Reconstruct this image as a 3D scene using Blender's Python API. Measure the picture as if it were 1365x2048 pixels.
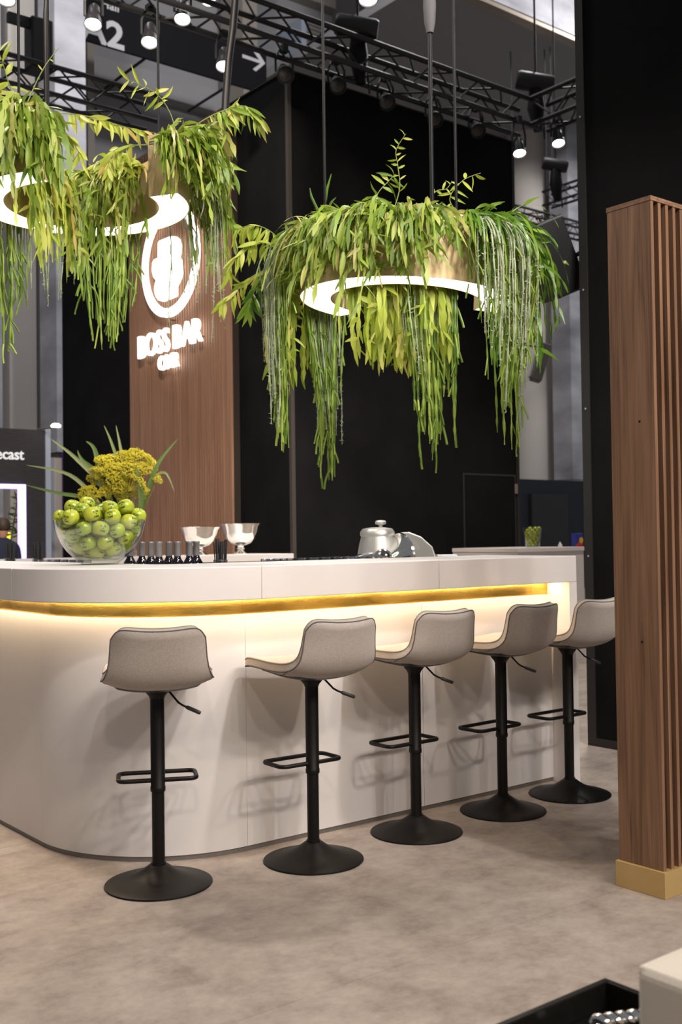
import bpy, math, random
import numpy as np
from mathutils import Vector, Matrix, Euler

for o in list(bpy.data.objects):
    bpy.data.objects.remove(o, do_unlink=True)
SC = bpy.context.scene
COL = SC.collection
rnd = random.Random(7)

# ------------------------------------------------------------------ camera
FPX = 2147.3
CR = Vector((0.78267778, -0.62228743, -0.01318534))
CU = Vector((-0.00470087, -0.02709298, 0.99962186))
CF = Vector((0.62240935, 0.78231983, 0.02413036))
C0 = Vector((0, 0, 1.28))
cam = bpy.data.cameras.new('camera')
camo = bpy.data.objects.new('camera', cam)
COL.objects.link(camo)
camo.matrix_world = Matrix(((CR.x, CU.x, -CF.x, C0.x), (CR.y, CU.y, -CF.y, C0.y), (CR.z, CU.z, -CF.z, C0.z), (0, 0, 0, 1)))
cam.sensor_fit = 'HORIZONTAL'
cam.sensor_width = 24.0
cam.lens = FPX / 1365 * 24.0
cam.clip_start = 0.05
cam.clip_end = 200
cam.dof.use_dof = True
cam.dof.focus_distance = 4.4
cam.dof.aperture_fstop = 3.8
SC.camera = camo

# ------------------------------------------------------------------ world, exposure
w = bpy.data.worlds.new('hall_air')
SC.world = w
w.use_nodes = True
w.node_tree.nodes['Background'].inputs[0].default_value = (0.93, 0.94, 1.0, 1)
w.node_tree.nodes['Background'].inputs[1].default_value = 0.17
SC.view_settings.view_transform = 'Standard'
SC.view_settings.look = 'None'
SC.view_settings.exposure = 0.0
SC.view_settings.gamma = 1.0
SC.view_settings.use_curve_mapping = False

def spot(name, loc, tgt, watts, col, deg, rad=0.15, blend=0.35):
    l = bpy.data.lights.new(name, 'SPOT')
    l.energy = watts; l.color = col; l.spot_size = math.radians(deg); l.spot_blend = blend
    l.shadow_soft_size = rad
    o = bpy.data.objects.new(name, l)
    COL.objects.link(o)
    o.location = loc
    o.rotation_euler = (Vector(tgt) - Vector(loc)).to_track_quat('-Z', 'Y').to_euler()
    return o
# rig of show spotlights on the trusses behind and beside the viewpoint, plus added fill spots
WARM = (1.0, 0.86, 0.74); COOL = (1.0, 0.95, 0.93)
for px_, py_, pz_, tx_, ty_, e_, c_ in (
        (3.0, -2.3, 5.4, 2.8, 3.6, 400, COOL), (4.2, -2.4, 5.4, 3.4, 3.6, 360, WARM), (1.6, -2.6, 5.4, 2.4, 3.6, 300, WARM),
        (5.4, -2.0, 5.4, 3.6, 3.6, 200, COOL), (-1.6, -2.6, 5.4, 2.0, 3.6, 270, WARM), (0.2, -3.2, 5.4, 2.4, 3.6, 240, WARM),
        (3.6, -3.4, 5.4, 3.2, 3.6, 200, COOL), (2.3, -3.4, 5.4, 2.6, 3.6, 200, WARM)):
    spot('truss_or_fill_spot', (px_, py_, pz_), (tx_, ty_, 0.6), e_, c_, 62)
spot('truss_or_fill_spot', (1.3, 5.85, 5.3), (2.8, 2.4, 0.0), 420, WARM, 80)
spot('truss_or_fill_spot', (1.2, 0.2, 6.0), (2.3, 4.9, 3.0), 700, COOL, 50)
spot('truss_or_fill_spot', (3.2, 0.4, 6.0), (3.6, 4.0, 2.5), 600, COOL, 50)
spot('truss_or_fill_spot', (2.6, 5.6, 6.4), (5.8, 9.8, 2.4), 1100, WARM, 60)
spot('truss_or_fill_spot', (4.2, 5.0, 6.4), (4.2, 7.5, 1.1), 600, WARM, 60)  # fill spot added to brighten the back counter and flowers
spot('truss_or_fill_spot', (7.0, 5.4, 6.2), (7.0, 6.0, 0.0), 700, WARM, 80)  # fill spot added to brighten the floor beyond the bar end
# unseen point lamps added to brighten the hall
for hx_, hy_ in ((4, 12), (12, 9.5), (21, 11)):
    l_ = bpy.data.lights.new('hall_fill_lamp', 'POINT'); l_.energy = 1250; l_.color = (1.0, 0.96, 0.94); l_.shadow_soft_size = 0.4
    o_ = bpy.data.objects.new('hall_fill_lamp', l_); COL.objects.link(o_); o_.location = (hx_, hy_, 13.0)

# ------------------------------------------------------------------ pixel helpers (a pixel gives a direction; a known plane gives the distance)
def ray(px, py):
    return CF * FPX + CR * (px - 682.5) - CU * (py - 1024)
def PAX(px, py, ax, val):
    d = ray(px, py)
    return C0 + d * ((val - C0[ax]) / d[ax])
def PXp(px, py, X): return PAX(px, py, 0, X)
def PYp(px, py, Y): return PAX(px, py, 1, Y)
def PZp(px, py, Z): return PAX(px, py, 2, Z)
def PD(px, py, D): return C0 + ray(px, py) * (D / FPX)

# ------------------------------------------------------------------ materials
def newmat(name):
    m = bpy.data.materials.new(name); m.use_nodes = True
    return m, m.node_tree, m.node_tree.nodes['Principled BSDF']
def simple(name, col, rough=0.5, metal=0.0, spec=0.5, emis=None, estr=0.0):
    m, nt, b = newmat(name)
    b.inputs['Base Color'].default_value = (*col, 1); b.inputs['Roughness'].default_value = rough
    b.inputs['Metallic'].default_value = metal; b.inputs['Specular IOR Level'].default_value = spec
    if emis:
        b.inputs['Emission Color'].default_value = (*emis, 1); b.inputs['Emission Strength'].default_value = estr
    return m
def N(nt, typ, **kw):
    n = nt.nodes.new(typ)
    for k, v in kw.items(): setattr(n, k, v)
    return n
def ramp(nt, stops):
    r = N(nt, 'ShaderNodeValToRGB')
    e = r.color_ramp.elements
    e[0].position = stops[0][0]; e[0].color = (*stops[0][1], 1)
    e[1].position = stops[-1][0]; e[1].color = (*stops[-1][1], 1)
    for p, c in stops[1:-1]:
        x = e.new(p); x.color = (*c, 1)
    return r
def noisy(name, stops, scale, stretch=(1, 1, 1), rough=0.5, metal=0.0, spec=0.5, detail=4, bump=0.0, coord='Object', bscale=None, distort=0.0, rot=(0, 0, 0)):
    m, nt, b = newmat(name)
    tc = N(nt, 'ShaderNodeTexCoord'); mp = N(nt, 'ShaderNodeMapping')
    mp.inputs['Scale'].default_value = stretch; mp.inputs['Rotation'].default_value = rot
    nt.links.new(tc.outputs[coord], mp.inputs[0])
    n = N(nt, 'ShaderNodeTexNoise'); n.inputs['Scale'].default_value = scale; n.inputs['Detail'].default_value = detail
    n.inputs['Distortion'].default_value = distort
    nt.links.new(mp.outputs[0], n.inputs[0])
    r = ramp(nt, stops); nt.links.new(n.outputs[0], r.inputs[0]); nt.links.new(r.outputs[0], b.inputs['Base Color'])
    b.inputs['Roughness'].default_value = rough; b.inputs['Metallic'].default_value = metal; b.inputs['Specular IOR Level'].default_value = spec
    if bump:
        bn = N(nt, 'ShaderNodeBump'); bn.inputs['Strength'].default_value = bump; bn.inputs['Distance'].default_value = 0.002
        if bscale:
            n2 = N(nt, 'ShaderNodeTexNoise'); n2.inputs['Scale'].default_value = bscale; nt.links.new(mp.outputs[0], n2.inputs[0])
            nt.links.new(n2.outputs[0], bn.inputs['Height'])
        else:
            nt.links.new(n.outputs[0], bn.inputs['Height'])
        nt.links.new(bn.outputs[0], b.inputs['Normal'])
    return m

M = {}
M['white'] = noisy('white_laminate', [(0.3, (0.70, 0.66, 0.63)), (0.7, (0.74, 0.70, 0.67))], 3, rough=0.38, spec=0.4, bump=0.02, bscale=300)
M['kick'] = simple('grey_kickplate', (0.22, 0.20, 0.18), 0.45, 0.5)
M['brass'] = noisy('brushed_brass', [(0.25, (0.42, 0.27, 0.05)), (0.5, (0.70, 0.47, 0.11)), (0.75, (0.78, 0.56, 0.16))], 5, (1, 1, 6), rough=0.27, metal=1.0, detail=6, bump=0.15, bscale=40, distort=1.0)
M['planter'] = noisy('planter_brass', [(0.3, (0.58, 0.43, 0.22)), (0.7, (0.70, 0.54, 0.30))], 4, (1, 1, .2), rough=0.40, metal=0.40)
M['gold'] = noisy('gold_sheet', [(0.3, (0.53, 0.365, 0.145)), (0.7, (0.60, 0.415, 0.175))], 6, rough=0.45, metal=0.30)
M['blackmetal'] = noisy('black_powder_coat', [(0.3, (0.0042, 0.0038, 0.0034)), (0.7, (0.0065, 0.0058, 0.005))], 60, rough=0.42, spec=0.25)
M['truss'] = simple('black_truss', (0.014, 0.014, 0.016), 0.5)
M['blackcloth'] = noisy('black_wall_fabric', [(0.35, (0.0062, 0.0062, 0.0066)), (0.65, (0.0090, 0.0090, 0.0095))], 2.0, rough=0.9, spec=0.08, bump=0.1, bscale=500)
M['alu'] = simple('aluminium_edge', (0.34, 0.29, 0.24), 0.4, 0.7)
M['darkalu'] = simple('dark_aluminium_edge', (0.030, 0.028, 0.026), 0.5, 0.4)
M['trimalu'] = simple('corner_trim_metal', (0.10, 0.088, 0.075), 0.45, 0.6)
M['chrome'] = simple('polished_silver', (0.86, 0.85, 0.82), 0.10, 1.0)
M['steel'] = simple('brushed_steel', (0.74, 0.73, 0.70), 0.38, 0.75)
M['plasticdark'] = simple('dark_plastic', (0.02, 0.02, 0.022), 0.45)
M['straw'] = simple('black_paper_straw', (0.012, 0.012, 0.014), 0.6)
M['bottle'] = simple('dark_wine_glass', (0.006, 0.004, 0.008), 0.06, 0, 0.7)
M['capsule'] = simple('grey_foil', (0.19, 0.18, 0.18), 0.4, 0.3)
M['led'] = simple('warm_led', (1, 1, 1), 0.5, emis=(1.0, 0.76, 0.48), estr=60)
M['diffuser'] = simple('light_diffuser', (1, 1, 1), 0.5, emis=(1.0, 0.97, 0.90), estr=9)
M['sign'] = simple('lit_letter_face', (1, 1, 1), 0.5, emis=(1.0, 0.97, 0.90), estr=2.2)
M['lens'] = simple('lit_lamp_lens', (1, 1, 1), 0.5, emis=(1.0, 0.97, 0.85), estr=16)
M['neon'] = simple('violet_neon', (1, 1, 1), 0.5, emis=(0.50, 0.36, 1.0), estr=1.9)
M['softsign'] = simple('faint_lit_letter', (0.8, 0.8, 0.8), 0.5, emis=(0.8, 0.8, 0.85), estr=0.5)
M['yellowlamp'] = simple('yellow_lamp_glass', (1, .8, .1), 0.4, emis=(0.9, 0.75, 0.05), estr=1.5)
M['hall'] = noisy('hall_wall_paint', [(0.3, (0.33, 0.33, 0.345)), (0.7, (0.38, 0.38, 0.395))], 0.5, rough=0.8)
M['hallb'] = simple('hall_beige_paint', (0.36, 0.32, 0.28), 0.8)
M['hallc'] = simple('hall_cream_pillar', (0.62, 0.58, 0.54), 0.7)
M['halld'] = simple('hall_dark_recess', (0.10, 0.095, 0.095), 0.85)
M['wrap'] = noisy('silver_wrap_foil', [(0.3, (0.29, 0.295, 0.325)), (0.55, (0.47, 0.48, 0.53)), (0.8, (0.64, 0.65, 0.70))], 0.9, (1, 1, 2.2), rough=0.45, metal=0.1, detail=6, bump=1.0, bscale=4)
M['hvac'] = simple('duct_unit_paint', (0.36, 0.42, 0.52), 0.5)
M['louvre'] = simple('duct_louvre', (0.22, 0.20, 0.18), 0.6)
M['signblack'] = simple('direction_banner', (0.0075, 0.008, 0.011), 0.7, 0, 0.15)
M['printwhite'] = simple('white_print', (0.62, 0.62, 0.65), 0.6)
M['booth'] = noisy('booth_dark_wall', [(0.4, (0.020, 0.018, 0.022)), (0.6, (0.028, 0.026, 0.032))], 6, (1, 1, 12), rough=0.6)
M['navy'] = simple('navy_partition', (0.010, 0.013, 0.022), 0.6)
M['purple'] = simple('purple_slat', (0.10, 0.035, 0.24), 0.5)
M['skin'] = simple('skin', (0.50, 0.27, 0.18), 0.5)
M['hair'] = simple('brown_hair', (0.05, 0.028, 0.016), 0.6)
M['navycloth'] = simple('navy_shirt', (0.012, 0.018, 0.045), 0.8)
M['trouser'] = simple('dark_trousers', (0.015, 0.015, 0.018), 0.8)
M['flower'] = noisy('mustard_flower', [(0.3, (0.38, 0.34, 0.015)), (0.7, (0.62, 0.54, 0.03))], 40, rough=0.7)
M['red'] = simple('red_print', (0.5, 0.03, 0.03), 0.5)
M['yellow'] = simple('yellow_print', (0.7, 0.4, 0.02), 0.5)
M['blue'] = simple('blue_print', (0.02, 0.03, 0.25), 0.5)
M['inkblack'] = simple('black_ink', (0.012, 0.014, 0.010), 0.5)
M['stem'] = simple('apple_stem', (0.06, 0.03, 0.01), 0.7)
M['vent'] = simple('soffit_panel', (0.30, 0.30, 0.31), 0.7)
M['cableskin'] = simple('rubber_cable', (0.005, 0.005, 0.0055), 0.5, 0, 0.2)
M['tray'] = simple('black_gloss_lacquer', (0.006, 0.006, 0.006), 0.22)
M['darktone'] = simple('dark_gap', (0.02, 0.018, 0.016), 0.8)

# apple skin
def apple_mat():
    m, nt, b = newmat('green_apple_skin')
    tc = N(nt, 'ShaderNodeTexCoord'); oi = N(nt, 'ShaderNodeObjectInfo')
    n = N(nt, 'ShaderNodeTexNoise'); n.inputs['Scale'].default_value = 14; nt.links.new(tc.outputs['Object'], n.inputs[0])
    ad = N(nt, 'ShaderNodeMath', operation='ADD'); mu = N(nt, 'ShaderNodeMath', operation='MULTIPLY'); mu.inputs[1].default_value = 0.35
    nt.links.new(oi.outputs['Random'], mu.inputs[0]); nt.links.new(mu.outputs[0], ad.inputs[0]); nt.links.new(n.outputs[0], ad.inputs[1])
    r = ramp(nt, [(0.35, (0.24, 0.33, 0.018)), (0.65, (0.33, 0.40, 0.025)), (1.0, (0.46, 0.45, 0.04))])
    nt.links.new(ad.outputs[0], r.inputs[0]); nt.links.new(r.outputs[0], b.inputs['Base Color'])
    b.inputs['Roughness'].default_value = 0.22
    b.inputs['Subsurface Weight'].default_value = 0.08
    return m
M['apple'] = apple_mat()

def leaf_mat(name, stops, rough=0.45, tr=0.35):
    m, nt, b = newmat(name)
    g = N(nt, 'ShaderNodeNewGeometry'); oi = N(nt, 'ShaderNodeObjectInfo')
    ad = N(nt, 'ShaderNodeMath', operation='ADD'); fr = N(nt, 'ShaderNodeMath', operation='FRACT')
    nt.links.new(g.outputs['Random Per Island'], ad.inputs[0]); nt.links.new(oi.outputs['Random'], ad.inputs[1]); nt.links.new(ad.outputs[0], fr.inputs[0])
    r = ramp(nt, stops); nt.links.new(fr.outputs[0], r.inputs[0])
    nt.links.new(r.outputs[0], b.inputs['Base Color']); b.inputs['Roughness'].default_value = rough
    t = N(nt, 'ShaderNodeBsdfTranslucent'); nt.links.new(r.outputs[0], t.inputs[0])
    mx = N(nt, 'ShaderNodeMixShader'); mx.inputs[0].default_value = tr
    out = nt.nodes['Material Output']
    nt.links.new(b.outputs[0], mx.inputs[1]); nt.links.new(t.outputs[0], mx.inputs[2]); nt.links.new(mx.outputs[0], out.inputs[0])
    return m
M['leaf'] = leaf_mat('flat_cactus_leaf', [(0, (0.13, 0.22, 0.02)), (0.35, (0.24, 0.36, 0.04)), (0.8, (0.42, 0.50, 0.09)), (1, (0.55, 0.48, 0.16))])
M['leafy'] = leaf_mat('yellow_green_leaf', [(0, (0.28, 0.38, 0.03)), (0.45, (0.44, 0.52, 0.06)), (0.93, (0.58, 0.58, 0.13)), (1, (0.60, 0.42, 0.13))])
M['leafd'] = leaf_mat('deep_green_leaf', [(0, (0.06, 0.15, 0.015)), (0.6, (0.16, 0.30, 0.025)), (1, (0.30, 0.42, 0.06))], 0.30)
M['string'] = leaf_mat('string_cactus', [(0, (0.14, 0.24, 0.03)), (0.6, (0.26, 0.38, 0.05)), (1, (0.40, 0.50, 0.09))], tr=0.25)
M['silver'] = leaf_mat('silver_string_cactus', [(0, (0.36, 0.43, 0.24)), (0.6, (0.50, 0.56, 0.36)), (1, (0.60, 0.62, 0.44))], tr=0.3)
M['stemg'] = simple('green_stem', (0.20, 0.25, 0.06), 0.6)
M['grass'] = leaf_mat('grass_blade', [(0, (0.12, 0.20, 0.05)), (0.6, (0.20, 0.30, 0.09)), (1, (0.34, 0.38, 0.18))], tr=0.3)
M['soil'] = simple('planter_soil', (0.03, 0.025, 0.015), 0.9)

def thin_glass(name, tint=(0.97, 0.99, 0.97), k=1.0):
    m = bpy.data.materials.new(name); m.use_nodes = True
    nt = m.node_tree; nt.nodes.remove(nt.nodes['Principled BSDF'])
    t = N(nt, 'ShaderNodeBsdfTransparent'); t.inputs[0].default_value = (*tint, 1)
    g = N(nt, 'ShaderNodeBsdfGlossy'); g.inputs['Roughness'].default_value = 0.03
    fr = N(nt, 'ShaderNodeLayerWeight'); fr.inputs[0].default_value = 0.5
    pw_ = N(nt, 'ShaderNodeMath', operation='POWER'); pw_.inputs[1].default_value = 3.0
    mu = N(nt, 'ShaderNodeMath', operation='MULTIPLY_ADD'); mu.inputs[1].default_value = 0.55 * k; mu.inputs[2].default_value = 0.035 * k; mu.use_clamp = True
    nt.links.new(fr.outputs['Facing'], pw_.inputs[0])
    mx = N(nt, 'ShaderNodeMixShader')
    nt.links.new(pw_.outputs[0], mu.inputs[0]); nt.links.new(mu.outputs[0], mx.inputs[0])
    nt.links.new(t.outputs[0], mx.inputs[1]); nt.links.new(g.outputs[0], mx.inputs[2])
    nt.links.new(mx.outputs[0], nt.nodes['Material Output'].inputs[0])
    return m
M['glass'] = thin_glass('clear_thin_glass', k=1.5)
M['glassd'] = thin_glass('clear_bar_glass', (0.86, 0.87, 0.90), 1.6)

def wood(name, c0, c1, c2, scale=1.0):
    m, nt, b = newmat(name)
    tc = N(nt, 'ShaderNodeTexCoord'); oi = N(nt, 'ShaderNodeObjectInfo')
    sc = N(nt, 'ShaderNodeVectorMath', operation='SCALE'); sc.inputs['Scale'].default_value = 7.0
    cmb = N(nt, 'ShaderNodeCombineXYZ'); nt.links.new(oi.outputs['Random'], cmb.inputs[0]); nt.links.new(oi.outputs['Random'], cmb.inputs[1])
    nt.links.new(cmb.outputs[0], sc.inputs[0])
    mp = N(nt, 'ShaderNodeMapping'); mp.inputs['Scale'].default_value = (26 * scale, 26 * scale, 1.1 * scale)
    ad = N(nt, 'ShaderNodeVectorMath', operation='ADD'); nt.links.new(tc.outputs['Object'], ad.inputs[0]); nt.links.new(sc.outputs[0], ad.inputs[1])
    nt.links.new(ad.outputs[0], mp.inputs[0])
    n1 = N(nt, 'ShaderNodeTexNoise'); n1.inputs['Scale'].default_value = 1.0; n1.inputs['Detail'].default_value = 3; n1.inputs['Distortion'].default_value = 1.2
    nt.links.new(mp.outputs[0], n1.inputs[0])
    mp2 = N(nt, 'ShaderNodeMapping'); mp2.inputs['Scale'].default_value = (220 * scale, 220 * scale, 3 * scale); nt.links.new(ad.outputs[0], mp2.inputs[0])
    n2 = N(nt, 'ShaderNodeTexNoise'); n2.inputs['Scale'].default_value = 1.0; n2.inputs['Detail'].default_value = 2; nt.links.new(mp2.outputs[0], n2.inputs[0])
    mx = N(nt, 'ShaderNodeMath', operation='MULTIPLY_ADD'); mx.inputs[1].default_value = 0.45
    nt.links.new(n2.outputs[0], mx.inputs[0]); nt.links.new(n1.outputs[0], mx.inputs[2])
    r = ramp(nt, [(0.45, c0), (0.70, c1), (0.95, c2)]); nt.links.new(mx.outputs[0], r.inputs[0])
    nt.links.new(r.outputs[0], b.inputs['Base Color']); b.inputs['Roughness'].default_value = 0.5; b.inputs['Specular IOR Level'].default_value = 0.3
    return m
M['walnut'] = wood('walnut_veneer', (0.10, 0.052, 0.028), (0.20, 0.110, 0.063), (0.28, 0.160, 0.095))
M['slat'] = wood('brown_slat_wood', (0.22, 0.118, 0.072), (0.29, 0.160, 0.100), (0.34, 0.195, 0.125), 0.5)
M['slatback'] = simple('slat_backing', (0.02, 0.012, 0.008), 0.8)

def fabric(name, c0, c1):
    m, nt, b = newmat(name)
    tc = N(nt, 'ShaderNodeTexCoord')
    vals = []
    for st in ((1300, 420, 420), (420, 1300, 1300)):
        mp = N(nt, 'ShaderNodeMapping'); mp.inputs['Scale'].default_value = st; nt.links.new(tc.outputs['Object'], mp.inputs[0])
        n = N(nt, 'ShaderNodeTexNoise'); n.inputs['Scale'].default_value = 1.0; n.inputs['Detail'].default_value = 2; nt.links.new(mp.outputs[0], n.inputs[0])
        vals.append(n)
    ad = N(nt, 'ShaderNodeMath', operation='ADD'); nt.links.new(vals[0].outputs[0], ad.inputs[0]); nt.links.new(vals[1].outputs[0], ad.inputs[1])
    hv = N(nt, 'ShaderNodeMath', operation='MULTIPLY'); hv.inputs[1].default_value = 0.5; nt.links.new(ad.outputs[0], hv.inputs[0])
    r = ramp(nt, [(0.36, c0), (0.64, c1)]); nt.links.new(hv.outputs[0], r.inputs[0]); nt.links.new(r.outputs[0], b.inputs['Base Color'])
    b.inputs['Roughness'].default_value = 0.9; b.inputs['Specular IOR Level'].default_value = 0.15; b.inputs['Sheen Weight'].default_value = 0.2
    bn = N(nt, 'ShaderNodeBump'); bn.inputs['Strength'].default_value = 0.35; bn.inputs['Distance'].default_value = 0.001
    nt.links.new(hv.outputs[0], bn.inputs['Height']); nt.links.new(bn.outputs[0], b.inputs['Normal'])
    return m
M['fabric'] = fabric('oatmeal_weave', (0.255, 0.215, 0.183), (0.585, 0.525, 0.465))
M['cream'] = fabric('cream_boucle', (0.52, 0.47, 0.39), (0.72, 0.67, 0.58))
M['welt'] = simple('taupe_welt', (0.30, 0.255, 0.22), 0.9)
M['piping'] = simple('dark_grey_piping', (0.12, 0.105, 0.10), 0.85)

def floor_mat():
    m, nt, b = newmat('mottled_vinyl')
    tc = N(nt, 'ShaderNodeTexCoord'); mp = N(nt, 'ShaderNodeMapping'); mp.inputs['Scale'].default_value = (1.0, 1.15, 1)
    mp.inputs['Rotation'].default_value = (0, 0, 0)
    nt.links.new(tc.outputs['Object'], mp.inputs[0])
    n1 = N(nt, 'ShaderNodeTexNoise'); n1.inputs['Scale'].default_value = 5.2; n1.inputs['Detail'].default_value = 9; n1.inputs['Roughness'].default_value = 0.68; n1.inputs['Distortion'].default_value = 0.15
    n2 = N(nt, 'ShaderNodeTexNoise'); n2.inputs['Scale'].default_value = 26; n2.inputs['Detail'].default_value = 5; n2.inputs['Roughness'].default_value = 0.7
    nt.links.new(mp.outputs[0], n1.inputs[0]); nt.links.new(mp.outputs[0], n2.inputs[0])
    mx = N(nt, 'ShaderNodeMath', operation='MULTIPLY_ADD'); mx.inputs[1].default_value = 0.35
    nt.links.new(n2.outputs[0], mx.inputs[0]); nt.links.new(n1.outputs[0], mx.inputs[2])
    r = ramp(nt, [(0.42, (0.215, 0.174, 0.148)), (0.66, (0.345, 0.292, 0.252)), (0.92, (0.45, 0.392, 0.336))])
    nt.links.new(mx.outputs[0], r.inputs[0]); nt.links.new(r.outputs[0], b.inputs['Base Color'])
    b.inputs['Roughness'].default_value = 0.55; b.inputs['Specular IOR Level'].default_value = 0.3
    bn = N(nt, 'ShaderNodeBump'); bn.inputs['Strength'].default_value = 0.15; bn.inputs['Distance'].default_value = 0.002
    nt.links.new(n2.outputs[0], bn.inputs['Height']); nt.links.new(bn.outputs[0], b.inputs['Normal'])
    return m
M['floor'] = floor_mat()

# ------------------------------------------------------------------ mesh helpers
class MB:
    def __init__(self): self.v = []; self.f = []
    def add(self, vs, fs):
        k = len(self.v); self.v += [tuple(p) for p in vs]; self.f += [tuple(i + k for i in f) for f in fs]; return self
    def box(self, lo, hi, mat=None):
        x0, y0, z0 = lo; x1, y1, z1 = hi
        vs = [Vector(p) for p in ((x0, y0, z0), (x1, y0, z0), (x1, y1, z0), (x0, y1, z0), (x0, y0, z1), (x1, y0, z1), (x1, y1, z1), (x0, y1, z1))]
        if mat is not None: vs = [mat @ p for p in vs]
        return self.add(vs, [(0, 3, 2, 1), (4, 5, 6, 7), (0, 1, 5, 4), (1, 2, 6, 5), (2, 3, 7, 6), (3, 0, 4, 7)])
    def tube(self, pts, r, n=8, closed=False, caps=True):
        pts = [Vector(p) for p in pts]; L = len(pts)
        rr = r if isinstance(r, (list, tuple)) else [r] * L
        t0 = (pts[1] - pts[0]).normalized()
        a = t0.orthogonal().normalized(); rings = []
        for i in range(L):
            if closed: t = (pts[(i + 1) % L] - pts[i - 1])
            else: t = pts[min(i + 1, L - 1)] - pts[max(i - 1, 0)]
            if t.length < 1e-9: t = t0.copy()
            t.normalize()
            a = a - t * a.dot(t)
            if a.length < 1e-6: a = t.orthogonal()
            a.normalize(); b = t.cross(a)
            rings.append([pts[i] + (a * math.cos(2 * math.pi * k / n) + b * math.sin(2 * math.pi * k / n)) * rr[i] for k in range(n)])
        vs = [p for g in rings for p in g]; fs = []
        for i in range(L if closed else L - 1):
            j = (i + 1) % L
            for k in range(n):
                fs.append((i * n + k, i * n + (k + 1) % n, j * n + (k + 1) % n, j * n + k))
        if caps and not closed:
            fs.append(tuple(reversed(range(n)))); fs.append(tuple(range((L - 1) * n, L * n)))
        return self.add(vs, fs)
    def lathe(self, prof, n=32, mat=None, close=False):
        vs = []; fs = []; L = len(prof)
        for r, z in prof:
            for k in range(n):
                p = Vector((r * math.cos(2 * math.pi * k / n), r * math.sin(2 * math.pi * k / n), z))
                vs.append(mat @ p if mat is not None else p)
        for i in range(L if close else L - 1):
            j = (i + 1) % L
            for k in range(n):
                fs.append((i * n + k, i * n + (k + 1) % n, j * n + (k + 1) % n, j * n + k))
        if not close:
            if prof[0][0] > 1e-6: fs.append(tuple(reversed(range(n))))
            if prof[-1][0] > 1e-6: fs.append(tuple(range((L - 1) * n, L * n)))
        return self.add(vs, fs)
    def prism(self, poly, d, mat=None):
        """polygon in local xy, extruded from z=0 to z=d"""
        n = len(poly)
        vs = [Vector((x, y, 0)) for x, y in poly] + [Vector((x, y, d)) for x, y in poly]
        if mat is not None: vs = [mat @ p for p in vs]
        fs = [tuple(reversed(range(n))), tuple(range(n, 2 * n))] + [(i, (i + 1) % n, n + (i + 1) % n, n + i) for i in range(n)]
        return self.add(vs, fs)
    def strip(self, outer, inner, z0, z1):
        n = len(outer); vs = []
        for a, b in zip(outer, inner):
            vs += [(a[0], a[1], z0), (b[0], b[1], z0), (b[0], b[1], z1), (a[0], a[1], z1)]
        fs = [(0, 1, 2, 3), tuple(4 * (n - 1) + k for k in (3, 2, 1, 0))]
        for i in range(n - 1):
            for k in range(4):
                fs.append((4 * i + k, 4 * i + 4 + k, 4 * i + 4 + (k + 1) % 4, 4 * i + (k + 1) % 4))
        return self.add(vs, fs)
    def arc(self, prof, dirs):
        """closed profile (radius, z) swept along horizontal unit directions, capped at both ends"""
        n = len(prof); vs = []; fs = []
        for d in dirs: vs += [d * r_ + Vector((0, 0, z_)) for r_, z_ in prof]
        for i in range(len(dirs) - 1):
            for k in range(n): fs.append((i * n + k, i * n + (k + 1) % n, (i + 1) * n + (k + 1) % n, (i + 1) * n + k))
        fs.append(tuple(range(n))); fs.append(tuple(reversed(range((len(dirs) - 1) * n, len(dirs) * n))))
        return self.add(vs, fs)
    def mesh(self, name, smooth=False):
        me = bpy.data.meshes.new(name); me.from_pydata(self.v, [], self.f)
        import bmesh
        bm = bmesh.new(); bm.from_mesh(me); bmesh.ops.recalc_face_normals(bm, faces=bm.faces); bm.to_mesh(me); bm.free()
        if smooth: me.shade_smooth()
        me.update(); return me

def link(name, me, mat=None, parent=None, mtx=None, smooth_angle=None, bevel=0.0, seg=2):
    o = bpy.data.objects.new(name, me); COL.objects.link(o)
    if mat is not None and not me.materials: me.materials.append(mat)
    if parent is not None: o.parent = parent
    if mtx is not None: o.matrix_basis = mtx
    if bevel:
        b = o.modifiers.new('bevel', 'BEVEL'); b.width = bevel; b.segments = seg; b.limit_method = 'ANGLE'; b.angle_limit = math.radians(40)
    if smooth_angle:
        me.shade_smooth(); me.set_sharp_from_angle(angle=math.radians(smooth_angle))
    return o
def build(mb, name, mat, parent=None, mtx=None, smooth=None, bevel=0.0, seg=2):
    return link(name, mb.mesh(name), mat, parent, mtx, smooth, bevel, seg)
def tag(o, label=None, cat=None, group=None, kind=None):
    if label: o['label'] = label
    if cat: o['category'] = cat
    if group: o['group'] = group
    if kind: o['kind'] = kind
    return o
def thing(name, label, cat, loc=(0, 0, 0), rz=0.0, group=None, kind=None):
    o = bpy.data.objects.new(name, None); COL.objects.link(o); o.empty_display_size = 0.1
    o.location = loc; o.rotation_euler = (0, 0, rz)
    return tag(o, label, cat, group, kind)
def copy_tree(o, parent=None):
    c = o.copy(); COL.objects.link(c)
    if parent is not None: c.parent = parent
    for ch in list(o.children): copy_tree(ch, c)
    return c
_cyl = {}
def rod(name, a, b, r, mat, parent=None, n=8):
    """a straight bar that shares one unit cylinder mesh per material"""
    key = (mat.name, n)
    if key not in _cyl:
        me = MB().tube([(0, 0, 0), (0, 0, 1)], 1.0, n).mesh('bar'); me.shade_smooth(); me.set_sharp_from_angle(angle=math.radians(50)); me.materials.append(mat); _cyl[key] = me
    a = Vector(a); b = Vector(b); d = b - a
    q = d.to_track_quat('Z', 'Y').to_matrix().to_4x4()
    m = Matrix.Translation(a) @ q @ Matrix.Diagonal((r, r, d.length, 1))
    return link(name, _cyl[key], None, parent, m)
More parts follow.
